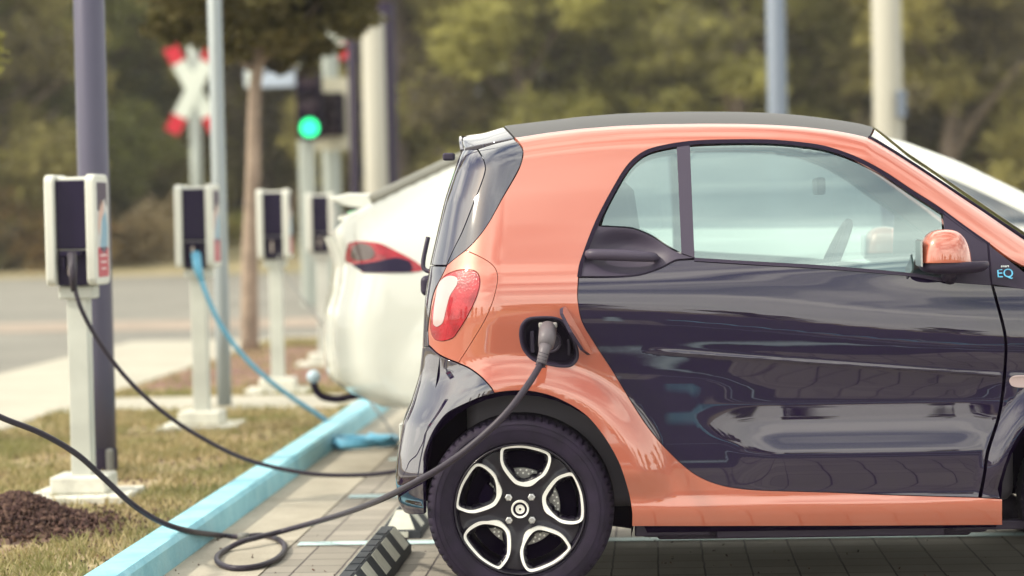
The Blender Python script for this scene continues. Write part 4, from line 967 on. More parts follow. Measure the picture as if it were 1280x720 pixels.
charger(105, 10.25, -.06, 'nearest white charging post, with a black cable plugged in, beside the thick grey lamp post')
charger(255, 13.6, -.05, 'white charging post with the light blue cable plugged in')
charger(351, 16.3, .0, 'white charging post in front of the young tree trunk, with a thin grey cable')
charger(409, 19.2, .03, 'farthest white charging post, partly hidden by the tail of the white car')
charger(-160, 7.45, .12, 'white charging post left of the view that feeds the coral car')
# ------------------------------------------------------------ cables
M_CAB = mat('cable_black', (.035, .028, .042), rough=.45)
M_CABG = mat('cable_grey', (.16, .16, .15), rough=.5)
M_CABB = mat('cable_blue', (.12, .36, .52), rough=.45)
def cable(pts): return [dp(*p) for p in pts]
gz = lambda px, py, z=.013: gp(px, py, z)
plug_w = CARB.world(pc[0], -(py_+.045), pc[1])
main = [dp(-150,310,7.28), dp(-140,350,7.25), dp(-100,440,7.4), dp(-50,494,7.7), dp(0,521,8.0), dp(50,541,8.15), dp(95,567,8.3), dp(130,598,8.42), dp(165,630,8.52), dp(200,652,8.62), dp(237,664,8.8), gz(275,669), gz(300,671), gz(328,669), gz(349,675), gz(356,686), gz(345,699), gz(320,708), gz(292,710), gz(274,704), gz(272,695), gz(284,686), gz(303,677,.03), gz(325,671,.035), gz(360,662,.05), dp(420,645,8.75), dp(470,627,8.0), dp(515,605,7.45), dp(560,579,7.30), dp(600,548,7.26), dp(635,514,7.26), dp(662,478,7.31), dp(676,455,7.40)]
cb = tube_obj('charging_cable', main, .0105, M_CAB, per=8, n=12); tag(cb, 'long black cable looping on the paving and rising to the port of the coral car', 'cable')
bm = bmesh.new(); c = gp(304, 671, .02); add_tube(bm, [c+Vector((-.02, 0, .0)), c+Vector((.02, 0, .0))], .016, 10); bmobj('cable_clip', bm, M_CABG, cb, smooth=True)
# plug (connector) in the car
def lw(px, py, o): x, z = CARB.un(px, py); return CARB.world(x, -(float(CARB.S(x, z))+o), z)
M_PLUG = mat('plug_grey', (.13, .115, .13), rough=.45)
bm = bmesh.new(); add_tube(bm, [dp(676,456,7.395), dp(680,440,7.43), dp(682,432,7.44)], [.0155, .017, .021], 14); pg = bmobj('charging_plug', bm, M_PLUG, smooth=True); tag(pg, 'grey plug pushed into the charging port of the coral car', 'plug')
bm = bmesh.new(); add_tube(bm, [dp(682,433,7.44), dp(684,422,7.46), dp(685,410,7.50)], [.024, .028, .028], 18); bmobj('grip', bm, M_PLUG, pg, smooth=True)
bm = bmesh.new(); a = dp(685, 409, 7.50); add_box(bm, (a.x, a.y+.01, a.z+.006), (.058, .055, .016)); bmobj('release_button', bm, mat('plug_top', (.3, .29, .28), rough=.4), pg, bevel=.004)
bm = bmesh.new()
for k in range(5):
    a = dp(675.5+k*1.1, 458-k*4, 7.39+.008*k); b = dp(675.8+k*1.1, 457-k*4, 7.39+.008*k); add_tube(bm, [a, b], .0175, 12)
bmobj('strain_relief', bm, M_CAB, pg, smooth=False)
c1 = [dp(91,318,10.02), dp(91,334,9.98), dp(93,356,10.0), dp(101,385,10.0), dp(122,424,10.05), dp(156,470,10.1), dp(200,512,10.15), dp(250,546,10.2), (dp(310,575,10.25)), dp(380,591,10.3), dp(440,594,10.35), dp(496,589,10.4), dp(560,572,10.6), dp(610,520,11.0), dp(630,440,11.3)]
tag(tube_obj('charging_cable', c1, .0095, M_CAB, per=8), 'black cable hanging from the nearest charging post and passing behind the coral car', 'cable')
bm = bmesh.new(); add_tube(bm, [dp(90,318,10.05), dp(91,340,9.98), dp(92,364,10.0)], [.02, .017, .012], 12); tag(bmobj('charging_plug', bm, M_CAB, smooth=True), 'black plug in the socket of the nearest charging post', 'plug')
c2 = [dp(246,322,13.4), dp(248,338,13.34), dp(258,368,13.3), dp(275,405,13.3), dp(300,440,13.3), dp(330,470,13.3), dp(365,497,13.35), dp(400,520,13.4), dp(425,540,13.5), gz(440,553,.02)]
pile = []
for k in range(64):
    a = k*.62; rr = .14+.03*math.sin(k*1.9); ctr = gp(452, 556, .02); pile.append(ctr+Vector((rr*1.1*math.cos(a)+.02*math.sin(k*.7), rr*1.25*math.sin(a), .0+.0022*(k % 13)+.004*(k/20))))
tag(tube_obj('charging_cable', c2+pile, .0135, M_CABB, per=6), 'light blue cable from a charging post down to a tangled pile on the paving', 'cable')
bm = bmesh.new(); add_tube(bm, [dp(245,318,13.42), dp(247,335,13.34), dp(252,352,13.32)], [.028, .026, .016], 12); tag(bmobj('charging_plug', bm, M_CABB, smooth=True), 'light blue plug in the socket of a white charging post', 'plug')
c3 = [dp(349,318,16.1), dp(352,335,16.05), dp(372,365,15.8), dp(400,402,15.4), dp(430,445,14.9), dp(458,495,14.3), dp(480,525,13.9), gz(497,546,.015), gz(530,556,.015)]
tag(tube_obj('charging_cable', c3, .008, M_CABG, per=6), 'thin grey cable sagging behind the tail of the white car', 'cable')
# ------------------------------------------------------------ wheel stops
M_STOP = mat('stop_rubber', (.045, .05, .06), rough=.7, bump=.3, bscale=200, var=.25, vscale=20)
M_STRIPE = mat('stop_stripe', (.60, .60, .52), rough=.55, bump=.1, bscale=200, var=.08, vscale=30)
def stop(v0, lab, u=-.985):
    t = empty('wheel_stop', RP(u, v0, 0), -PSI, lab, 'wheel stop', 'black and white wheel stops behind the coral car')
    Ln = 1.70; bw, tw, h0, h = .078, .022, .030, .105; e = .07
    bm = bmesh.new(); rows = []
    for v, k in ((0, 0), (e, 1), (Ln-e, 1), (Ln, 0)):
        hh = h0+(h-h0)*k; ww = tw+.0 if k else bw*.65
        rows.append([bm.verts.new(p) for p in ((-bw, v, 0), (-bw, v, h0), (-ww, v, hh), (ww, v, hh), (bw, v, h0), (bw, v, 0))])
    for a, b in zip(rows, rows[1:]):
        for i in range(5): bm.faces.new((a[i], a[i+1], b[i+1], b[i]))
    bm.faces.new(rows[0]); bm.faces.new(rows[-1][::-1]); bmobj('stop_body', bm, M_STOP, t, bevel=.004)
    for s in (-1, 1):
        for k in range(6):
            b = Ln-e-.003-k*.29; a = max(b-.145, e+.003)
            if b < e+.02: continue
            bm = bmesh.new(); nz_ = Vector((s*(h-h0), 0, (bw-tw))).normalized()*.002
            P = [Vector((s*(bw-.004), a, h0+.006)), Vector((s*(tw+.003), a, h-.003)), Vector((s*(tw+.003), b, h-.003)), Vector((s*(bw-.004), b, h0+.006))]
            f = [bm.verts.new(p+nz_) for p in P]; g = [bm.verts.new(p-nz_*2) for p in P]; bm.faces.new(f); bm.faces.new(g[::-1])
            for i in range(4): bm.faces.new((f[i], g[i], g[(i+1) % 4], f[(i+1) % 4]))
            bmobj('stripe', bm, M_STRIPE, t)
    for end, va, vb in ((0, .006, e-.004), (1, Ln-.006, Ln-e+.004)):
        bm = bmesh.new(); nz_ = Vector((0, -.6 if end == 0 else .6, .8))*.002
        P = [Vector((-bw*.70, va, h0+.004)), Vector((bw*.70, va, h0+.004)), Vector((tw, vb, h-.003)), Vector((-tw, vb, h-.003))]
        f = [bm.verts.new(p+nz_) for p in P]; g = [bm.verts.new(p-nz_*2) for p in P]; bm.faces.new(f); bm.faces.new(g[::-1])
        for i in range(4): bm.faces.new((f[i], g[i], g[(i+1) % 4], f[(i+1) % 4]))
        bmobj('end_face', bm, M_STRIPE, t)
        bm = bmesh.new(); add_box(bm, (0, va-.008 if end == 0 else va+.008, .017), (.06, .006, .022)); bmobj('end_block', bm, M_STRIPE, t)
    for k in range(10):
        bm = bmesh.new(); add_box(bm, (0, e+.08+k*.145, h+.0015), (.036, .11, .004)); bmobj('grip_pad', bm, M_STOP, t, bevel=.0012)
    return t
stop(7.05, 'nearer striped rubber wheel stop, cut by the bottom of the view')
stop(9.10, 'farther striped rubber wheel stop with a pale sloping end, half hidden by the rear bumper')
# ------------------------------------------------------------ poles
def pole(name, px, py, dist, r0, r1, h, m, lab, cat, z0=0.0, base=None):
    p = dp(px, py, dist); t = empty(name, (p.x, p.y, z0), 0, lab, cat)
    bm = bmesh.new(); add_lathe(bm, [(r0, 0), (r0, .5), (r1, h)], 'z', 28); bmobj('shaft', bm, m, t, smooth=True)
    if base: bm = bmesh.new(); add_lathe(bm, [(r0+.004, 0), (r0+.004, base[0])], 'z', 28); bmobj('base_sleeve', bm, base[1], t, smooth=False)
    return t
M_PG = mat('pole_grey', (.085, .08, .12), rough=.4, metal=.2)
M_PL = mat('pole_light', (.28, .31, .32), rough=.45, metal=.2)
M_PC = mat('pole_cream', (.36, .345, .29), rough=.6)
M_PB = mat('pole_bluegrey', (.15, .18, .23), rough=.5)
M_DK = mat('dark_column', (.018, .010, .03), rough=.6)
lp = pole('lamp_post', 127, 600, 11.2, .0735, .068, 6.0, M_PG, 'thick dark grey lamp post behind the nearest charging post', 'lamp post', .05, (.13, mat('base_dark', (.03, .022, .045), rough=.7)))
bm = bmesh.new(); add_tube(bm, [Vector((0, 0, 5.98)), Vector((0, 0, 6.4)), Vector((.3, 0, 6.6)), Vector((.9, 0, 6.65))], [.05, .05, .045, .04], 12); bmobj('lamp_arm', bm, M_PG, lp, smooth=True)
bm = bmesh.new(); add_box(bm, (1.1, 0, 6.64), (.55, .22, .09)); bmobj('lamp_head', bm, M_PG, lp, bevel=.03)
bm = bmesh.new(); q = dp(138, 590, 11.05); add_box(bm, (q.x, q.y, .12), (.03, .05, .14)); tag(bmobj('ground_conduit', bm, M_CABG, bevel=.008), 'small grey conduit stub at the foot of the thick lamp post', 'conduit')
pole('slim_post', 281, 520, 15.2, .046, .042, 5.2, M_PL, 'slim pale metal post standing behind the charging post with the blue cable', 'post', .05)
pole('utility_pole', 472, 300, 31, .15, .145, (275-18)/3000*31+1.2, M_PC, 'broad pale pole beside the dark column right of the traffic signals', 'pole')
pole('sign_column', 484, 300, 31.6, .17, .17, (275-50)/3000*31.6+1.2+.5, M_DK, 'dark column close behind the broad pale pole', 'column')
pole('sign_column', 446, 300, 32.6, .07, .07, 5.0, M_DK, 'thin dark column left of the broad pale pole', 'column')
pole('street_pole', 973, 200, 27, .115, .10, 6, M_PB, 'blue grey pole rising behind the roof of the coral car', 'pole')
cp = pole('street_pole', 1111, 200, 28, .175, .165, 6, M_PC, 'thick cream pole rising behind the windscreen of the coral car', 'pole')
bm = bmesh.new(); q = dp(1127, 130, 27.8); add_box(bm, (q.x-cp.location.x, q.y-cp.location.y, q.z), (.10, .12, .32)); bmobj('junction_box', bm, M_PB, cp, bevel=.02)
# ------------------------------------------------------------ rail crossing signs
M_SW = mat('sign_white', (.66, .70, .62), rough=.4); M_SR = mat('sign_red', (.55, .02, .04), rough=.4); M_SP = mat('sign_pole', (.36, .39, .36), rough=.5, metal=.2)
def crossbuck(px, py, dist, lab, sc=1.0, pr=.085):
    c = dp(px, py, dist); t = empty('crossing_sign', (c.x, c.y, 0), 0, lab, 'rail sign')
    bm = bmesh.new(); add_lathe(bm, [(pr, 0), (pr, c.z+.65*sc)], 'z', 16); bmobj('post', bm, M_SP, t, smooth=True)
    for s in (-1, 1):
        a = s*math.radians(62); Lh, w = .72*sc, .11*sc; R_ = Matrix.Rotation(-a, 3, 'Y')
        bm = bmesh.new(); add_box(bm, (0, 0, 0), (2*Lh, .02, 2*w), None); bmesh.ops.transform(bm, matrix=Matrix.Translation((0, -pr-.012-.022*(s > 0), c.z)) @ R_.to_4x4(), verts=bm.verts); arm = bmobj('arm', bm, M_SW, t)
        for e in (-1, 1):
            bm = bmesh.new(); add_box(bm, (e*(Lh-.13*sc), 0, 0), (.27*sc, .028, 2*w+.004)); bmesh.ops.transform(bm, matrix=Matrix.Translation((0, -pr-.012-.022*(s > 0), c.z)) @ R_.to_4x4(), verts=bm.verts); bmobj('arm_tip', bm, M_SR, arm)
    return t
crossbuck(243, 112, 36, 'white diagonal rail crossing sign with four red tips on a grey post', 1.0)
crossbuck(411, 32, 40, 'second red and white rail crossing sign, half lost in leaves above the signals', .85, .07)
# ------------------------------------------------------------ traffic signals
M_TLB = mat('signal_black', (.010, .006, .018), rough=.8, spec=.1); M_TLW = mat('signal_cream', (.55, .52, .40), rough=.5)
def signal(px, ptop, pbot, dist, wpx, lab, lit, border, pole_px, poleR):
    top, bot = dp(px, ptop, dist), dp(px, pbot, dist); w = wpx/F*dist; h = top.z-bot.z
    t = empty('traffic_signal', (top.x, top.y, 0), 0, lab, 'traffic light'); q = dp(pole_px, 150, dist+.35)
    bm = bmesh.new(); add_lathe(bm, [(poleR, 0), (poleR, top.z+.75)], 'z', 18, (q.x-top.x, q.y-top.y, 0)); add_box(bm, ((q.x-top.x)/2, .18, top.z-.3*h), (abs(q.x-top.x)+.08, .4, .07)); bmobj('mast', bm, M_SP, t)
    bm = bmesh.new(); add_box(bm, (0, 0, (top.z+bot.z)/2), (w, .22, h)); bmobj('housing', bm, M_TLB, t, bevel=.03)
    if border:
        bm = bmesh.new(); add_ring(bm, rrect(-w*.5-.15, w*.5+.16, bot.z-.2, top.z+.22, .1), rrect(-w*.5+.02, w*.5-.0, bot.z+.02, top.z-.02, .03), .10, .13); bmobj('backplate', bm, M_TLW, t)
    n = 3; r = min(w*.36, h/n*.40)
    for k in range(n):
        z = top.z-h*(k+.5)/n; on = lit and k == n-1
        m = mat('lamp_green', (.0, .5, .3), emis=((.03, 1.0, .32), 2.2)) if on else mat('lamp_off', (.05, .03, .05), rough=.3)
        rr = .125 if on else r
        bm = bmesh.new(); add_lathe(bm, [(0, -.135), (rr*.6, -.13), (rr, -.115), (rr, -.10)], 'y', 24, (0, 0, z)); ln = bmobj('lamp', bm, m, t, smooth=True)
        bm = bmesh.new(); P = [(rr*1.12*math.cos(a), rr*1.12*math.sin(a)) for a in np.linspace(.1, PI-.1, 14)]; P += [(x*.93, y*.93) for x, y in P[::-1]]
        add_prism(bm, [(x, z+y) for x, y in P], -.27, -.10); bmobj('visor', bm, M_TLB, ln)
    return t
signal(386, 84, 175, 34, 32, 'traffic signal showing a green lamp, left of its unlit twin', True, False, 381, .10)
signal(414, 116, 170, 34.6, 32, 'smaller unlit traffic signal with a cream backing plate, right of the green lamp', False, True, 413, .13)
# street name sign
a = dp(338, 98, 34); t = empty('street_name_sign', (a.x, a.y, 0), 0, 'blue and white street name plate reaching left of the traffic signals', 'street sign')
bm = bmesh.new(); add_box(bm, (.0, 0, a.z), (.72, .03, .25)); pl_ = bmobj('plate', bm, mat('plate_pale', (.45, .52, .62), rough=.4), t, bevel=.01)
bm = bmesh.new(); add_box(bm, (-.27, -.018, a.z), (.13, .01, .22)); bmobj('plate_end', bm, M_SW, pl_, bevel=.004)
bm = bmesh.new(); add_box(bm, (.42, .02, a.z), (.30, .03, .05)); bmobj('arm', bm, M_SP, t)
bm = bmesh.new(); add_lathe(bm, [(.035, 0), (.035, a.z+.2)], 'z', 12, (.56, .05, 0)); bmobj('post', bm, M_SP, t)
# ------------------------------------------------------------ white electric car in the next bay
SO = dp(412, 500, 11.95); SO.z = 0
s_ey = Vector((math.sin(YAW), math.cos(YAW), 0)); SUVO = SO+s_ey*.38
tmp2 = Body(SUVO, YAW, None, None, None, None, None, None, None)
def px3(pts, y): return [tmp2.hit(p[0], p[1], y) for p in pts]
tc_ = px3([(395,277),(409,273),(430,270),(455,259.5),(480,246.5),(520,227),(565,205.5),(620,184),(700,166),(800,157),(900,154),(1000,157),(1070,163.5),(1130,176),(1200,203),(1280,243.5)], -.72)
ex_, ez_ = tc_[-1]
tc_ += [(ex_+.25, ez_-.17), (ex_+.45, ez_-.27), (ex_+.9, ez_-.36), (ex_+1.35, ez_-.50), (ex_+1.6, ez_-.75)]
T_s = table([p[0] for p in tc_], [p[1] for p in tc_], .02)
rc_ = px3([(401,255),(406,270),(411,290),(420,312),(427,330),(423,362),(415,391),(414,422),(416,458),(420,480),(445,497),(490,512)], -.75)
XR_s = table([p[1] for p in rc_], [p[0] for p in rc_], .02)
XF_s = table([.2,.5,.8,1.0,1.7], [4.85,4.95,4.88,4.75,4.2], .05)
W_sv = table([.2,.35,.5,.7,.85,.95,1.05,1.12,1.18,1.3,1.45,1.6,1.7], [.93,.985,.995,1.0,.998,.99,.97,.945,.915,.85,.775,.70,.65], .03)
SUV = Body(SUVO, YAW, T_s, XR_s, XF_s, lambda x, z: W_sv(z)+.02*(1-sstep(.42, .6, np.hypot(x-.95, z-.36)))*(z > .3)-.06*sstep(3.6, 4.9, x)-.05*(1-sstep(0, .9, x)),
           lambda x: .05+0*x, lambda z: .26+0*z, lambda z: .5+0*z)
suv = empty('electric_car', SUVO, -YAW, 'white electric car with a sloping tail and red tail lamps, parked behind the coral car', 'car')
UV = lambda pts: [SUV.un(*p) for p in spl(pts)]
W_X = lambda x0, x1, n: [(x, float(T_s(x))-1e-4) for x in np.linspace(x0, x1, n)]
low = [(.95-.42, .36)]
arc = lambda cx, r=.41: [(cx+r*math.cos(a), .37+r*math.sin(a)) for a in np.linspace(-.12, PI+.12, 26)]
rearL = [(float(XR_s(z))+1e-4, z) for z in np.linspace(.34, 1.16, 26)]
xs_ = [.16]+list(np.linspace(.2, 4.78, 70))
top = [(x, float(T_s(x))-1e-4) for x in xs_]
front = [(float(XF_s(z))-1e-4, z) for z in np.linspace(.95, .30, 10)]
outline = rearL+top+front+arc(3.92)+arc(.95)+[(.30, .31)]
# window opening
wtop = [(x, float(T_s(x))-.10) for x in np.linspace(1.15, 3.65, 26)]
wbot = [(3.85, float(T_s(3.85))-.15), (3.75, 1.11), (2.6, 1.135), (1.6, 1.15), (.98, 1.20)]
WINO = wtop+wbot
TL = UV([(432,317),(435,304,C_),(447,301.5),(474,304),(497,314.6),(515,324),(531,335.5,C_),(524,339),(497,340.6),(453,340.6,C_),(444.6,333),(431,326,C_)])
bo = both(SUV, 'body_shell', outline, M_WHITEP, suv, step=.05, holes=[WINO, TL], gap=.001)
both(SUV, 'side_windows', WINO, glassmat('suv_glass', (.25, .30, .34), refl=.25), suv, off=-.004, gap=-.01, step=.08, depth=.004)
for xa, xb in ((1.72, 1.78), (2.70, 2.80)):
    both(SUV, 'window_pillar', [(xa, 1.12), (xb, 1.12), (xb-.02, float(T_s(xb))-.09), (xa-.02, float(T_s(xa))-.09)], M_CB, suv, off=.003, gap=0, step=.08)
tl = both(SUV, 'tail_lamp', TL, M_RED, suv, off=.004, gap=0, step=.03)
bandP = UV([(440,331,C_),(470,327),(495,322),(512,326,C_),(515,334),(513,340,C_),(455,340.3,C_),(446,335)])
insP = UV([(446,305),(462,307),(468,316),(462,324),(445,325),(438,318)])
for i, s in ((0, -1), (1, 1)):
    panel(SUV, 'lamp_band', bandP, M_CB, tl[i], s, off=.007, gap=0, step=.03, depth=.003); panel(SUV, 'lamp_insert', insP, mat('lamp_smoke', (.09, .065, .06), rough=.15, coat=1), tl[i], s, off=.007, gap=0, step=.03, depth=.003)
strip_end(SUV, 'rear_bumper', .32, 1.14, .12, M_WHITEP, suv)
strip_top(SUV, 'tailgate', .10, .42, .03, M_WHITEP, suv)
strip_top(SUV, 'rear_window', .43, 1.2, .03, M_HGL, suv, thick=.006)
strip_top(SUV, 'roof', 1.21, 2.55, .015, mat('roof_glass', (.12, .115, .10), rough=.15, coat=.6), suv)
strip_top(SUV, 'windscreen', 2.56, 3.75, .012, M_WSH, suv, thick=.006)
strip_top(SUV, 'bonnet', 3.76, 4.75, .05, M_WHITEP, suv)
strip_end(SUV, 'front_bumper', .3, .95, .1, M_WHITEP, suv, rear=False)
# spoiler slab
a, b = tmp2.hit(413, 250, -.7), tmp2.hit(478, 247, -.7)
bm = bmesh.new(); prof = [(a[0]-.01, a[1]+.012), (a[0]+.08, a[1]+.032), (b[0], b[1]+.02), (b[0]-.02, b[1]-.02), (b[0]-.09, b[1]-.055), (a[0]+.06, a[1]-.028), (a[0]+.01, a[1]-.008)]
add_prism(bm, prof, -.66, .66); bmobj('spoiler', bm, M_WHITEP, suv, bevel=.012)
for yy in (-.30, .30):
    bm = bmesh.new(); add_box(bm, (a[0]+.22, yy, a[1]-.06), (.14, .04, .12)); bmobj('spoiler_bracket', bm, M_CB, suv)
# roof drip rail, a muted grey line
for s in (-1, 1):
    pl = [Vector((x, s*(float(SUV.S(x, float(T_s(x))-1e-4))+.0), float(T_s(x))+.014)) for x in np.linspace(.27, 2.2, 40)]; tube_obj('roof_rail', pl, .028, mat('rail_grey', (.30, .29, .25), rough=.35, metal=.3), suv, raw=True)
bm = bmesh.new(); add_box(bm, (2.4, 0, .62), (3.6, 1.6, .85)); add_box(bm, (2.55, 0, .30), (3.9, 1.5, .12)); bmobj('cabin_tub', bm, M_VOID, suv, bevel=.05)
for x in (1.75, 2.75):
    for yy in (-.42, .42):
        bm = bmesh.new(); add_prism(bm, [(x+.12, 1.0), (x, 1.0), (x-.10, 1.36), (x-.06, 1.5), (x+.02, 1.5), (x+.05, 1.36)], yy-.2, yy+.2); bmobj('seat', bm, mat('cream_seat', (.5, .48, .42), rough=.7), suv, bevel=.05)
def simple_wheel(cx, s):
    w = empty('wheel', (cx, s*.97, .36)); w.parent = suv
    bm = bmesh.new(); add_lathe(bm, [(.25, 0), (.28, -.012), (.33, -.012), (.355, .01), (.36, .04), (.36, .2), (.33, .235), (.25, .22)], 'y', 64, close=True); bmobj('tyre', bm, M_TYRE, w, smooth=True)
    bm = bmesh.new(); add_lathe(bm, [(.0, .03), (.05, .02), (.06, .04), (.07, .1), (.24, .1), (.25, .0), (.255, .12)], 'y', 64); 
    for k in range(5): add_box(bm, (0, .03, 0), (.001, .001, .001))
    bmobj('rim', bm, M_SILV, w, smooth=True)
    for k in range(5):
        bm = bmesh.new(); add_box(bm, (.15, .025, 0), (.21, .02, .045)); bmesh.ops.rotate(bm, verts=bm.verts, cent=(0, 0, 0), matrix=Matrix.Rotation(k*2*PI/5, 3, 'Y')); bmobj('spoke', bm, M_SILV, w, bevel=.005)
    if s > 0: w.rotation_euler = (0, 0, PI)
for cx in (.95, 3.92):
    for s in (-1, 1): simple_wheel(cx, s)
# tow hitch: black swan neck with a capped ball, under the bumper
hp = [dp(470,500,12.4), dp(452,494,12.4), dp(438,496,12.4), dp(420,499,12.4), dp(402,495,12.4), dp(394,485,12.4), dp(392,474,12.4)]
hk = bmobj.__call__ if False else None
bm = bmesh.new(); inv = Matrix.Translation(-SUVO); Rz = Matrix.Rotation(YAW, 4, 'Z')
loc = lambda P: Rz @ (Vector(P)-SUVO)
add_tube(bm, catmull([loc(p) for p in hp], 6), .019, 12); th = bmobj('tow_hitch', bm, M_RUB, suv, smooth=True)
bm = bmesh.new(); c = loc(dp(392, 471, 12.4)); bmesh.ops.create_uvsphere(bm, u_segments=16, v_segments=10, radius=.036); bmesh.ops.translate(bm, verts=bm.verts, vec=c); bmobj('ball_cap', bm, mat('cap_blue', (.40, .50, .58), rough=.4), th, smooth=True)
bm = bmesh.new(); c = loc(dp(434, 452, 11.9)); add_box(bm, c, (.05, .03, .012)); bmobj('parking_sensor', bm, M_PLAST, suv, bevel=.004)

# ------------------------------------------------------------ trees and shrubs
M_BARK = ground_mat('bark', (.10, .075, .06), (.22, .17, .13), 6, bump=.8, bscale=30, fine=30)
LEAFM = [tint_mat('leaves_olive', [(0.138, 0.126, 0.068), (0.276, 0.266, 0.088), (0.469, 0.444, 0.135), (0.550, 0.550, 0.203)], transl=.55),
         tint_mat('leaves_green', [(0.110, 0.118, 0.061), (0.221, 0.244, 0.081), (0.386, 0.400, 0.121), (0.550, 0.533, 0.176)], transl=.55),
         tint_mat('leaves_autumn', [(0.097, 0.074, 0.047), (0.248, 0.178, 0.081), (0.497, 0.326, 0.135), (0.550, 0.429, 0.216)], transl=.55),
         tint_mat('leaves_dark', [(0.124, 0.104, 0.081), (0.235, 0.207, 0.095), (0.373, 0.340, 0.121), (0.524, 0.474, 0.162)], transl=.55),
         tint_mat('leaves_dry', [(.15, .11, .06), (.26, .20, .10), (.36, .28, .16), (.42, .34, .22)], transl=.3)]
def leaf_mesh(name, clumps, per, size, seed, dens=1.6):
    """many small leaf faces spread through uneven clumps; tint is the leaf's own colour"""
    r = np.random.default_rng(seed); P = []; T = []
    for (c, rad) in clumps:
        n = int(per*(rad[0]*rad[1]*rad[2])**(2/3)); d = r.normal(size=(n, 3)); d /= np.linalg.norm(d, axis=1)[:, None]
        rr = r.random(n)**(1/dens); lump = 1+.25*np.sin(d[:, 0]*5+c[0])*np.sin(d[:, 1]*4+c[1])+.2*np.sin(d[:, 2]*7+c[2])
        P.append(np.array(c)+d*(rr*lump)[:, None]*np.array(rad)); T.append(np.clip(r.random()*.7+r.normal(0, .14, n)+.1, 0, 1))
    P = np.concatenate(P); T = np.concatenate(T); n = len(P)
    A = r.normal(size=(n, 3)); A[:, 2] *= .6; A /= np.linalg.norm(A, axis=1)[:, None]; Bv = np.cross(A, r.normal(size=(n, 3))); Bv /= np.linalg.norm(Bv, axis=1)[:, None]
    s = (size*(.6+.8*r.random(n)))[:, None]; A = A*s; Bv = Bv*s*.55
    V = np.stack([P-A, P+Bv, P+A, P-Bv], 1).reshape(-1, 3); Fc = np.arange(4*n).reshape(-1, 4)
    me = bpy.data.meshes.new(name); me.vertices.add(4*n); me.vertices.foreach_set('co', V.astype(np.float32).ravel()); me.loops.add(4*n); me.loops.foreach_set('vertex_index', Fc.astype(np.int32).ravel())
    me.polygons.add(n); me.polygons.foreach_set('loop_start', np.arange(0, 4*n, 4, dtype=np.int32)); me.update(calc_edges=True)
    a = me.attributes.new('tint', 'FLOAT', 'POINT'); a.data.foreach_set('value', np.repeat(T, 4).astype(np.float32)); return me
def trunk_bm(h, r, seed, limbs=7, spread=2.2, start=.35):
    R = random.Random(seed); bm = bmesh.new(); ctr = [Vector((0, 0, -.1))]
    for k in range(1, 8): ctr.append(Vector((R.uniform(-.08, .08)*k*.4*h/8, R.uniform(-.08, .08)*k*.4*h/8, h*k/7)))
    P = catmull(ctr, 4); add_tube(bm, P, [r*(1.15-.85*i/(len(P)-1)) if i > 1 else r*1.35 for i in range(len(P))], 12)
    for k in range(limbs):
        f = start+(1-start)*k/limbs; b = P[int(f*(len(P)-1))]; a = R.uniform(0, 2*PI); l = spread*R.uniform(.6, 1)*(1.2-f*.6)
        Q = catmull([b, b+Vector((math.cos(a)*l*.4, math.sin(a)*l*.4, l*.45)), b+Vector((math.cos(a)*l, math.sin(a)*l, l*.95))], 4)
        add_tube(bm, Q, [r*.5*(1.1-f*.5)*(1-.75*i/(len(Q)-1)) for i in range(len(Q))], 8)
    return bm
def make_crown(seed, R, H, z0, nc, size, per):
    r = random.Random(seed); cl = []
    for k in range(nc):
        z = z0+(H-z0)*r.random(); f = math.sin(PI*min(1, max(.12, (z-z0)/(H-z0)*.86+.14)))**.6; a = r.uniform(0, 2*PI); rad = R*f*r.random()**.45*.85
        s = r.uniform(.55, 1.25)*R*.30; cl.append(((rad*math.cos(a), rad*math.sin(a), z), (s*r.uniform(.8, 1.3), s*r.uniform(.8, 1.3), s*r.uniform(.6, 1.0))))
    return leaf_mesh('crown', cl, per, size, seed)
PROT = []
for i in range(5):
    me = make_crown(20+i, 3.6, 10.5+.8*(i % 3), .3, 50, .13, 640); PROT.append(me)
bmx = []
for i in range(3):
    bm = trunk_bm(8.5, .26, 50+i, 10, 2.6, .25); me = bpy.data.meshes.new('trunk'); bmesh.ops.recalc_face_normals(bm, faces=bm.faces); bm.to_mesh(me); bm.free(); me.materials.append(M_BARK)
    me.polygons.foreach_set('use_smooth', [True]*len(me.polygons)); bmx.append(me)
CR = {}
def crown_mesh(i, mi):
    if (i, mi) not in CR:
        m = PROT[i].copy() if any(k[0] == i for k in CR) else PROT[i]; m.materials.clear(); m.materials.append(LEAFM[mi]); CR[(i, mi)] = m
    return CR[(i, mi)]
def tree(px, dist, i, mi, sc, lab, group='trees at the far side of the road', rz=None, xy=None, sz=1.0):
    p = dp(px, 280, dist) if xy is None else Vector((*xy, 0)); t = empty('tree', (p.x, p.y, HZ(p.y)-.1), random.uniform(0, 6.28) if rz is None else rz, lab, 'tree', group); t.scale = (sc, sc, sc*sz)
    c = bpy.data.objects.new('crown', crown_mesh(i, mi)); COL.objects.link(c); c.parent = t
    k = bpy.data.objects.new('trunk', bmx[i % 3]); COL.objects.link(k); k.parent = t; return t
spec = [(-130,66,0,1,1.0),(-20,62,1,3,1.0),(55,68,2,1,1.05),(95,74,3,1,1.1),(185,80,4,0,.70),(262,76,0,0,.95),(330,70,1,3,.95),(410,74,2,0,1.1),(500,66,3,3,1.0),(570,72,4,0,1.1),(655,65,0,0,1.0),(735,70,1,3,1.1),(800,66,2,0,1.05),(880,72,3,1,1.1),(930,63,4,0,.95),(1010,69,0,3,1.05),(1075,66,1,0,1.0),(1140,72,2,2,1.1),(1190,62,3,3,1.0),(1250,68,4,2,1.1),(1330,64,0,3,1.0),(1420,70,1,0,1.1),(-260,70,2,1,1.1),(1540,66,3,1,1.0)]
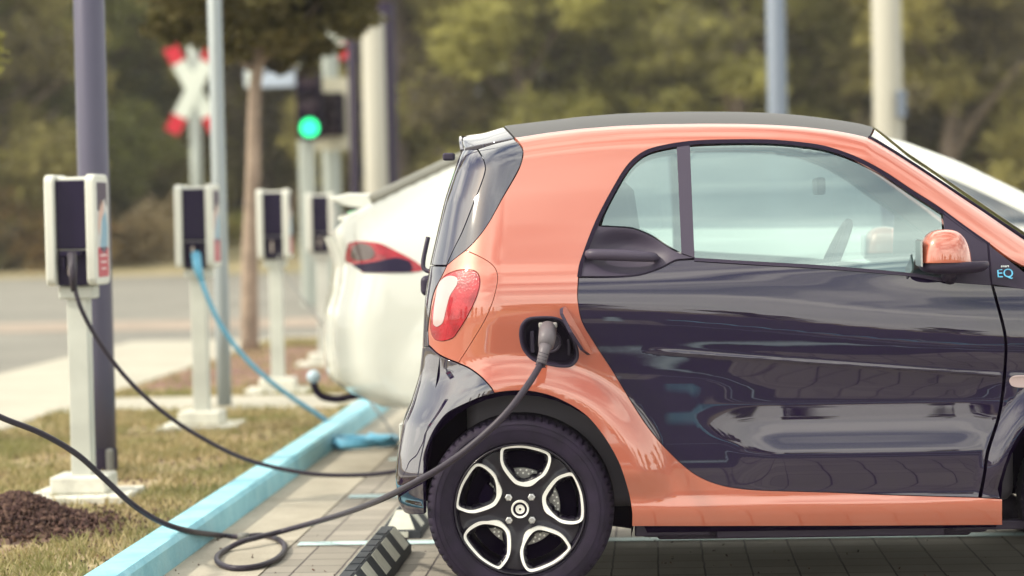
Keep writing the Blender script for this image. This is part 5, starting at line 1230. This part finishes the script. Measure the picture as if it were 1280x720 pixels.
words = {0: 'olive green', 1: 'mid green', 2: 'rusty autumn brown', 3: 'dark'}
where = ['beyond the left edge of the view','at the left edge behind the lamp post','just left of the thick lamp post','directly behind the thick lamp post','lower, under the pale gap of sky','behind the rail crossing sign','behind the young tree','behind the traffic signals','right of the dark column','above the spoiler of the coral car','above the rear of the coral roof','over the rear half of the coral roof','over the middle of the coral roof','left of the blue grey pole','behind the blue grey pole','right of the blue grey pole','left of the cream pole','behind the cream pole','just right of the cream pole','at the upper right corner','beyond the right edge, nearest','beyond the right edge, farther','far beyond the left edge','far beyond the right edge']
for (px, d, i, mi, sc), w in zip(spec, where): tree(px, d, i, mi, sc, words[mi]+' leafy tree '+w)
MARK = [(-400,'beyond the left edge of the view'),(-60,'at the left edge of the view'),(60,'left of the thick lamp post'),(150,'just right of the thick lamp post'),(235,'behind the rail crossing sign'),(300,'between the crossing sign and the young tree'),(370,'behind the traffic signals'),(440,'behind the broad pale pole'),(505,'just right of the dark column'),(570,'above the tail of the coral car'),(640,'above the rear roof corner of the coral car'),(710,'over the rear quarter of the coral car'),(775,'over the quarter window of the coral car'),(835,'over the window divider of the coral car'),(890,'over the door window of the coral car'),(945,'just left of the blue grey pole'),(1000,'just right of the blue grey pole'),(1060,'left of the cream pole'),(1105,'behind the cream pole'),(1160,'right of the cream pole'),(1215,'above the door mirror of the coral car'),(1260,'near the right edge'),(1310,'just beyond the right edge'),(1400,'beyond the right edge'),(1500,'far beyond the right edge')]
ORD = 'first second third fourth fifth sixth seventh eighth ninth tenth eleventh twelfth thirteenth fourteenth fifteenth sixteenth'.split()
def PLACE(px): return min(MARK, key=lambda m: abs(m[0]-px))[1]
# second line of dark trees closing the gaps, and those behind the camera that the paint mirrors
for k in range(14):
    px = -90+k*118+random.uniform(-8, 8)
    if 120 < px < 230: continue
    tree(px, 88+random.uniform(-3, 3), k % 5, 3, 1.25, 'dark tree in the back row, '+PLACE(px), 'back row of dark trees')
for k in range(16):
    a = math.radians(200+k*9+random.uniform(-2, 2)); r = 62+random.uniform(-8, 8)
    tree(0, 0, k % 5, (1, 3, 0)[k % 3], .55+.3*random.random(), 'distant '+('mid green', 'dark', 'olive green')[k % 3]+' tree behind the viewer, mirrored in the door, '+ORD[k]+' of its row', 'trees behind the viewer', xy=(r*math.cos(a), r*math.sin(a)))
# bushes along the far verge
BP = [leaf_mesh('bush_crown', [((random.uniform(-1.1, 1.1), random.uniform(-.5, .5), random.uniform(.3, 1.1)), (random.uniform(.5, .8), .55, random.uniform(.4, .6))) for _ in range(7)], 900, .09, 80+i) for i in range(2)]
BC = {}
SEEN = set()
for k in range(24):
    px = -60+k*62+random.uniform(-8, 8); mi = ((4, 3, 0, 4, 2, 3, 1)[k % 7] if px > 240 else (4, 4, 2)[k % 3]); i = k % 2
    if (i, mi) not in BC: m = BP[i].copy(); m.materials.append(LEAFM[mi]); BC[(i, mi)] = m
    p = dp(px, 290, (66 if px > 240 else 61)+random.uniform(-1.5, 1.5)); o = bpy.data.objects.new('bush', BC[(i, mi)]); COL.objects.link(o); o.location = (p.x, p.y, HZ(p.y)-.1); o.scale = (1.3, .9, 1.5*random.uniform(.6, .9)) if px < 240 else (1.3, .9, random.uniform(.55, .95)); o.rotation_euler = (0, 0, random.uniform(0, 6))
    tag(o, {4: 'straw coloured', 3: 'dark', 0: 'olive', 2: 'brown', 1: 'green'}[mi]+' low bush on the far verge, '+(PLACE(px) if k else 'cut by the left edge of the view'), 'bush', 'low bushes on the far verge')
# young tree in the mulch bed
p = dp(312, 432, 21.5); ty_ = empty('young_tree', (p.x, p.y, .05), 0, 'young tree with a slim leaning trunk and dark low crown over the lawn', 'tree')
bm = bmesh.new(); tp = [Vector((0, 0, 0)), Vector((.02, 0, .8)), Vector((.07, 0, 1.6)), Vector((.10, 0, 2.3)), Vector((.16, 0, 2.75)), Vector((.2, 0, 3.6)), Vector((.15, 0, 4.4))]
P = catmull(tp, 4); add_tube(bm, P, [.085-.055*i/(len(P)-1) for i in range(len(P))], 12)
for (a, b) in (((.13, 0, 2.5), (-.45, .2, 3.1)), ((.15, 0, 2.6), (.75, -.2, 3.15)), ((.15, 0, 2.7), (.2, .7, 3.4)), ((.16, 0, 2.8), (-.1, -.6, 3.5)), ((.2, 0, 3.2), (.9, .3, 3.9)), ((.2, 0, 3.3), (-.6, -.2, 4.0))):
    a, b = Vector(a), Vector(b); add_tube(bm, catmull([a, (a+b)/2+Vector((0, 0, -.06)), b], 4), [.03, .028, .026, .024, .022, .018, .014, .01, .008], 8)
bmobj('trunk', bm, ground_mat('young_bark', (.20, .15, .115), (.34, .26, .20), 5, bump=.5, bscale=30, fine=30), ty_, smooth=True)
r_ = random.Random(4); cl = []
for k in range(52):
    a = r_.uniform(0, 2*PI); q = 1.12*r_.random()**.5; z = 2.74+r_.random()*1.5+.22*(abs(q*math.cos(a)-.1))**2; s = r_.uniform(.2, .38); cl.append(((q*math.cos(a)*.95+.12, q*math.sin(a), z), (s*1.2, s*1.2, s*.8)))
me = leaf_mesh('crown', cl, 20000, .042, 5); me.materials.append(tint_mat('leaves_plum', [(.03, .022, .02), (.06, .05, .022), (.11, .10, .03), (.22, .18, .07)], transl=.3)); o = bpy.data.objects.new('crown', me); COL.objects.link(o); o.parent = ty_
# branch reaching in at the left edge, from a tree beside the lawn
p = dp(-75, 70, 13); lt = empty('lawn_tree', (p.x, p.y, .05), 0, 'green tree left of the view with one leafy twig reaching in at the edge', 'tree')
bm = trunk_bm(3.6, .10, 9, 6, 1.0, .5); bmobj('trunk', bm, M_BARK, lt, smooth=True)
me = leaf_mesh('crown', [((.27, 0, 2.10), (.10, .12, .12)), ((.22, .02, 2.2), (.12, .1, .08)), ((0, 0, 2.3), (.24, .25, .25)), ((-.2, 0, 2.7), (.5, .5, .4)), ((.1, .2, 3.2), (.55, .55, .45)), ((-.3, -.2, 3.6), (.5, .5, .4)), ((0, 0, 4.0), (.5, .5, .4))], 16000, .022, 6); me.materials.append(LEAFM[0]); o = bpy.data.objects.new('crown', me); COL.objects.link(o); o.parent = lt


# ------------------------------------------------------------ milky air
bm = bmesh.new(); add_box(bm, (0, 0, 8.5), (1500, 1500, 20.0)); me = bpy.data.meshes.new('haze'); bm.to_mesh(me); bm.free()
m = bpy.data.materials.new('air'); m.use_nodes = True; t = m.node_tree; t.nodes.clear(); o = t.nodes.new('ShaderNodeOutputMaterial'); v = t.nodes.new('ShaderNodeVolumePrincipled')
v.inputs['Color'].default_value = (.92, .89, .86, 1); v.inputs['Density'].default_value = .0007; v.inputs['Anisotropy'].default_value = .2; t.links.new(v.outputs[0], o.inputs['Volume'])
tag(link('haze', me, m), kind='stuff')
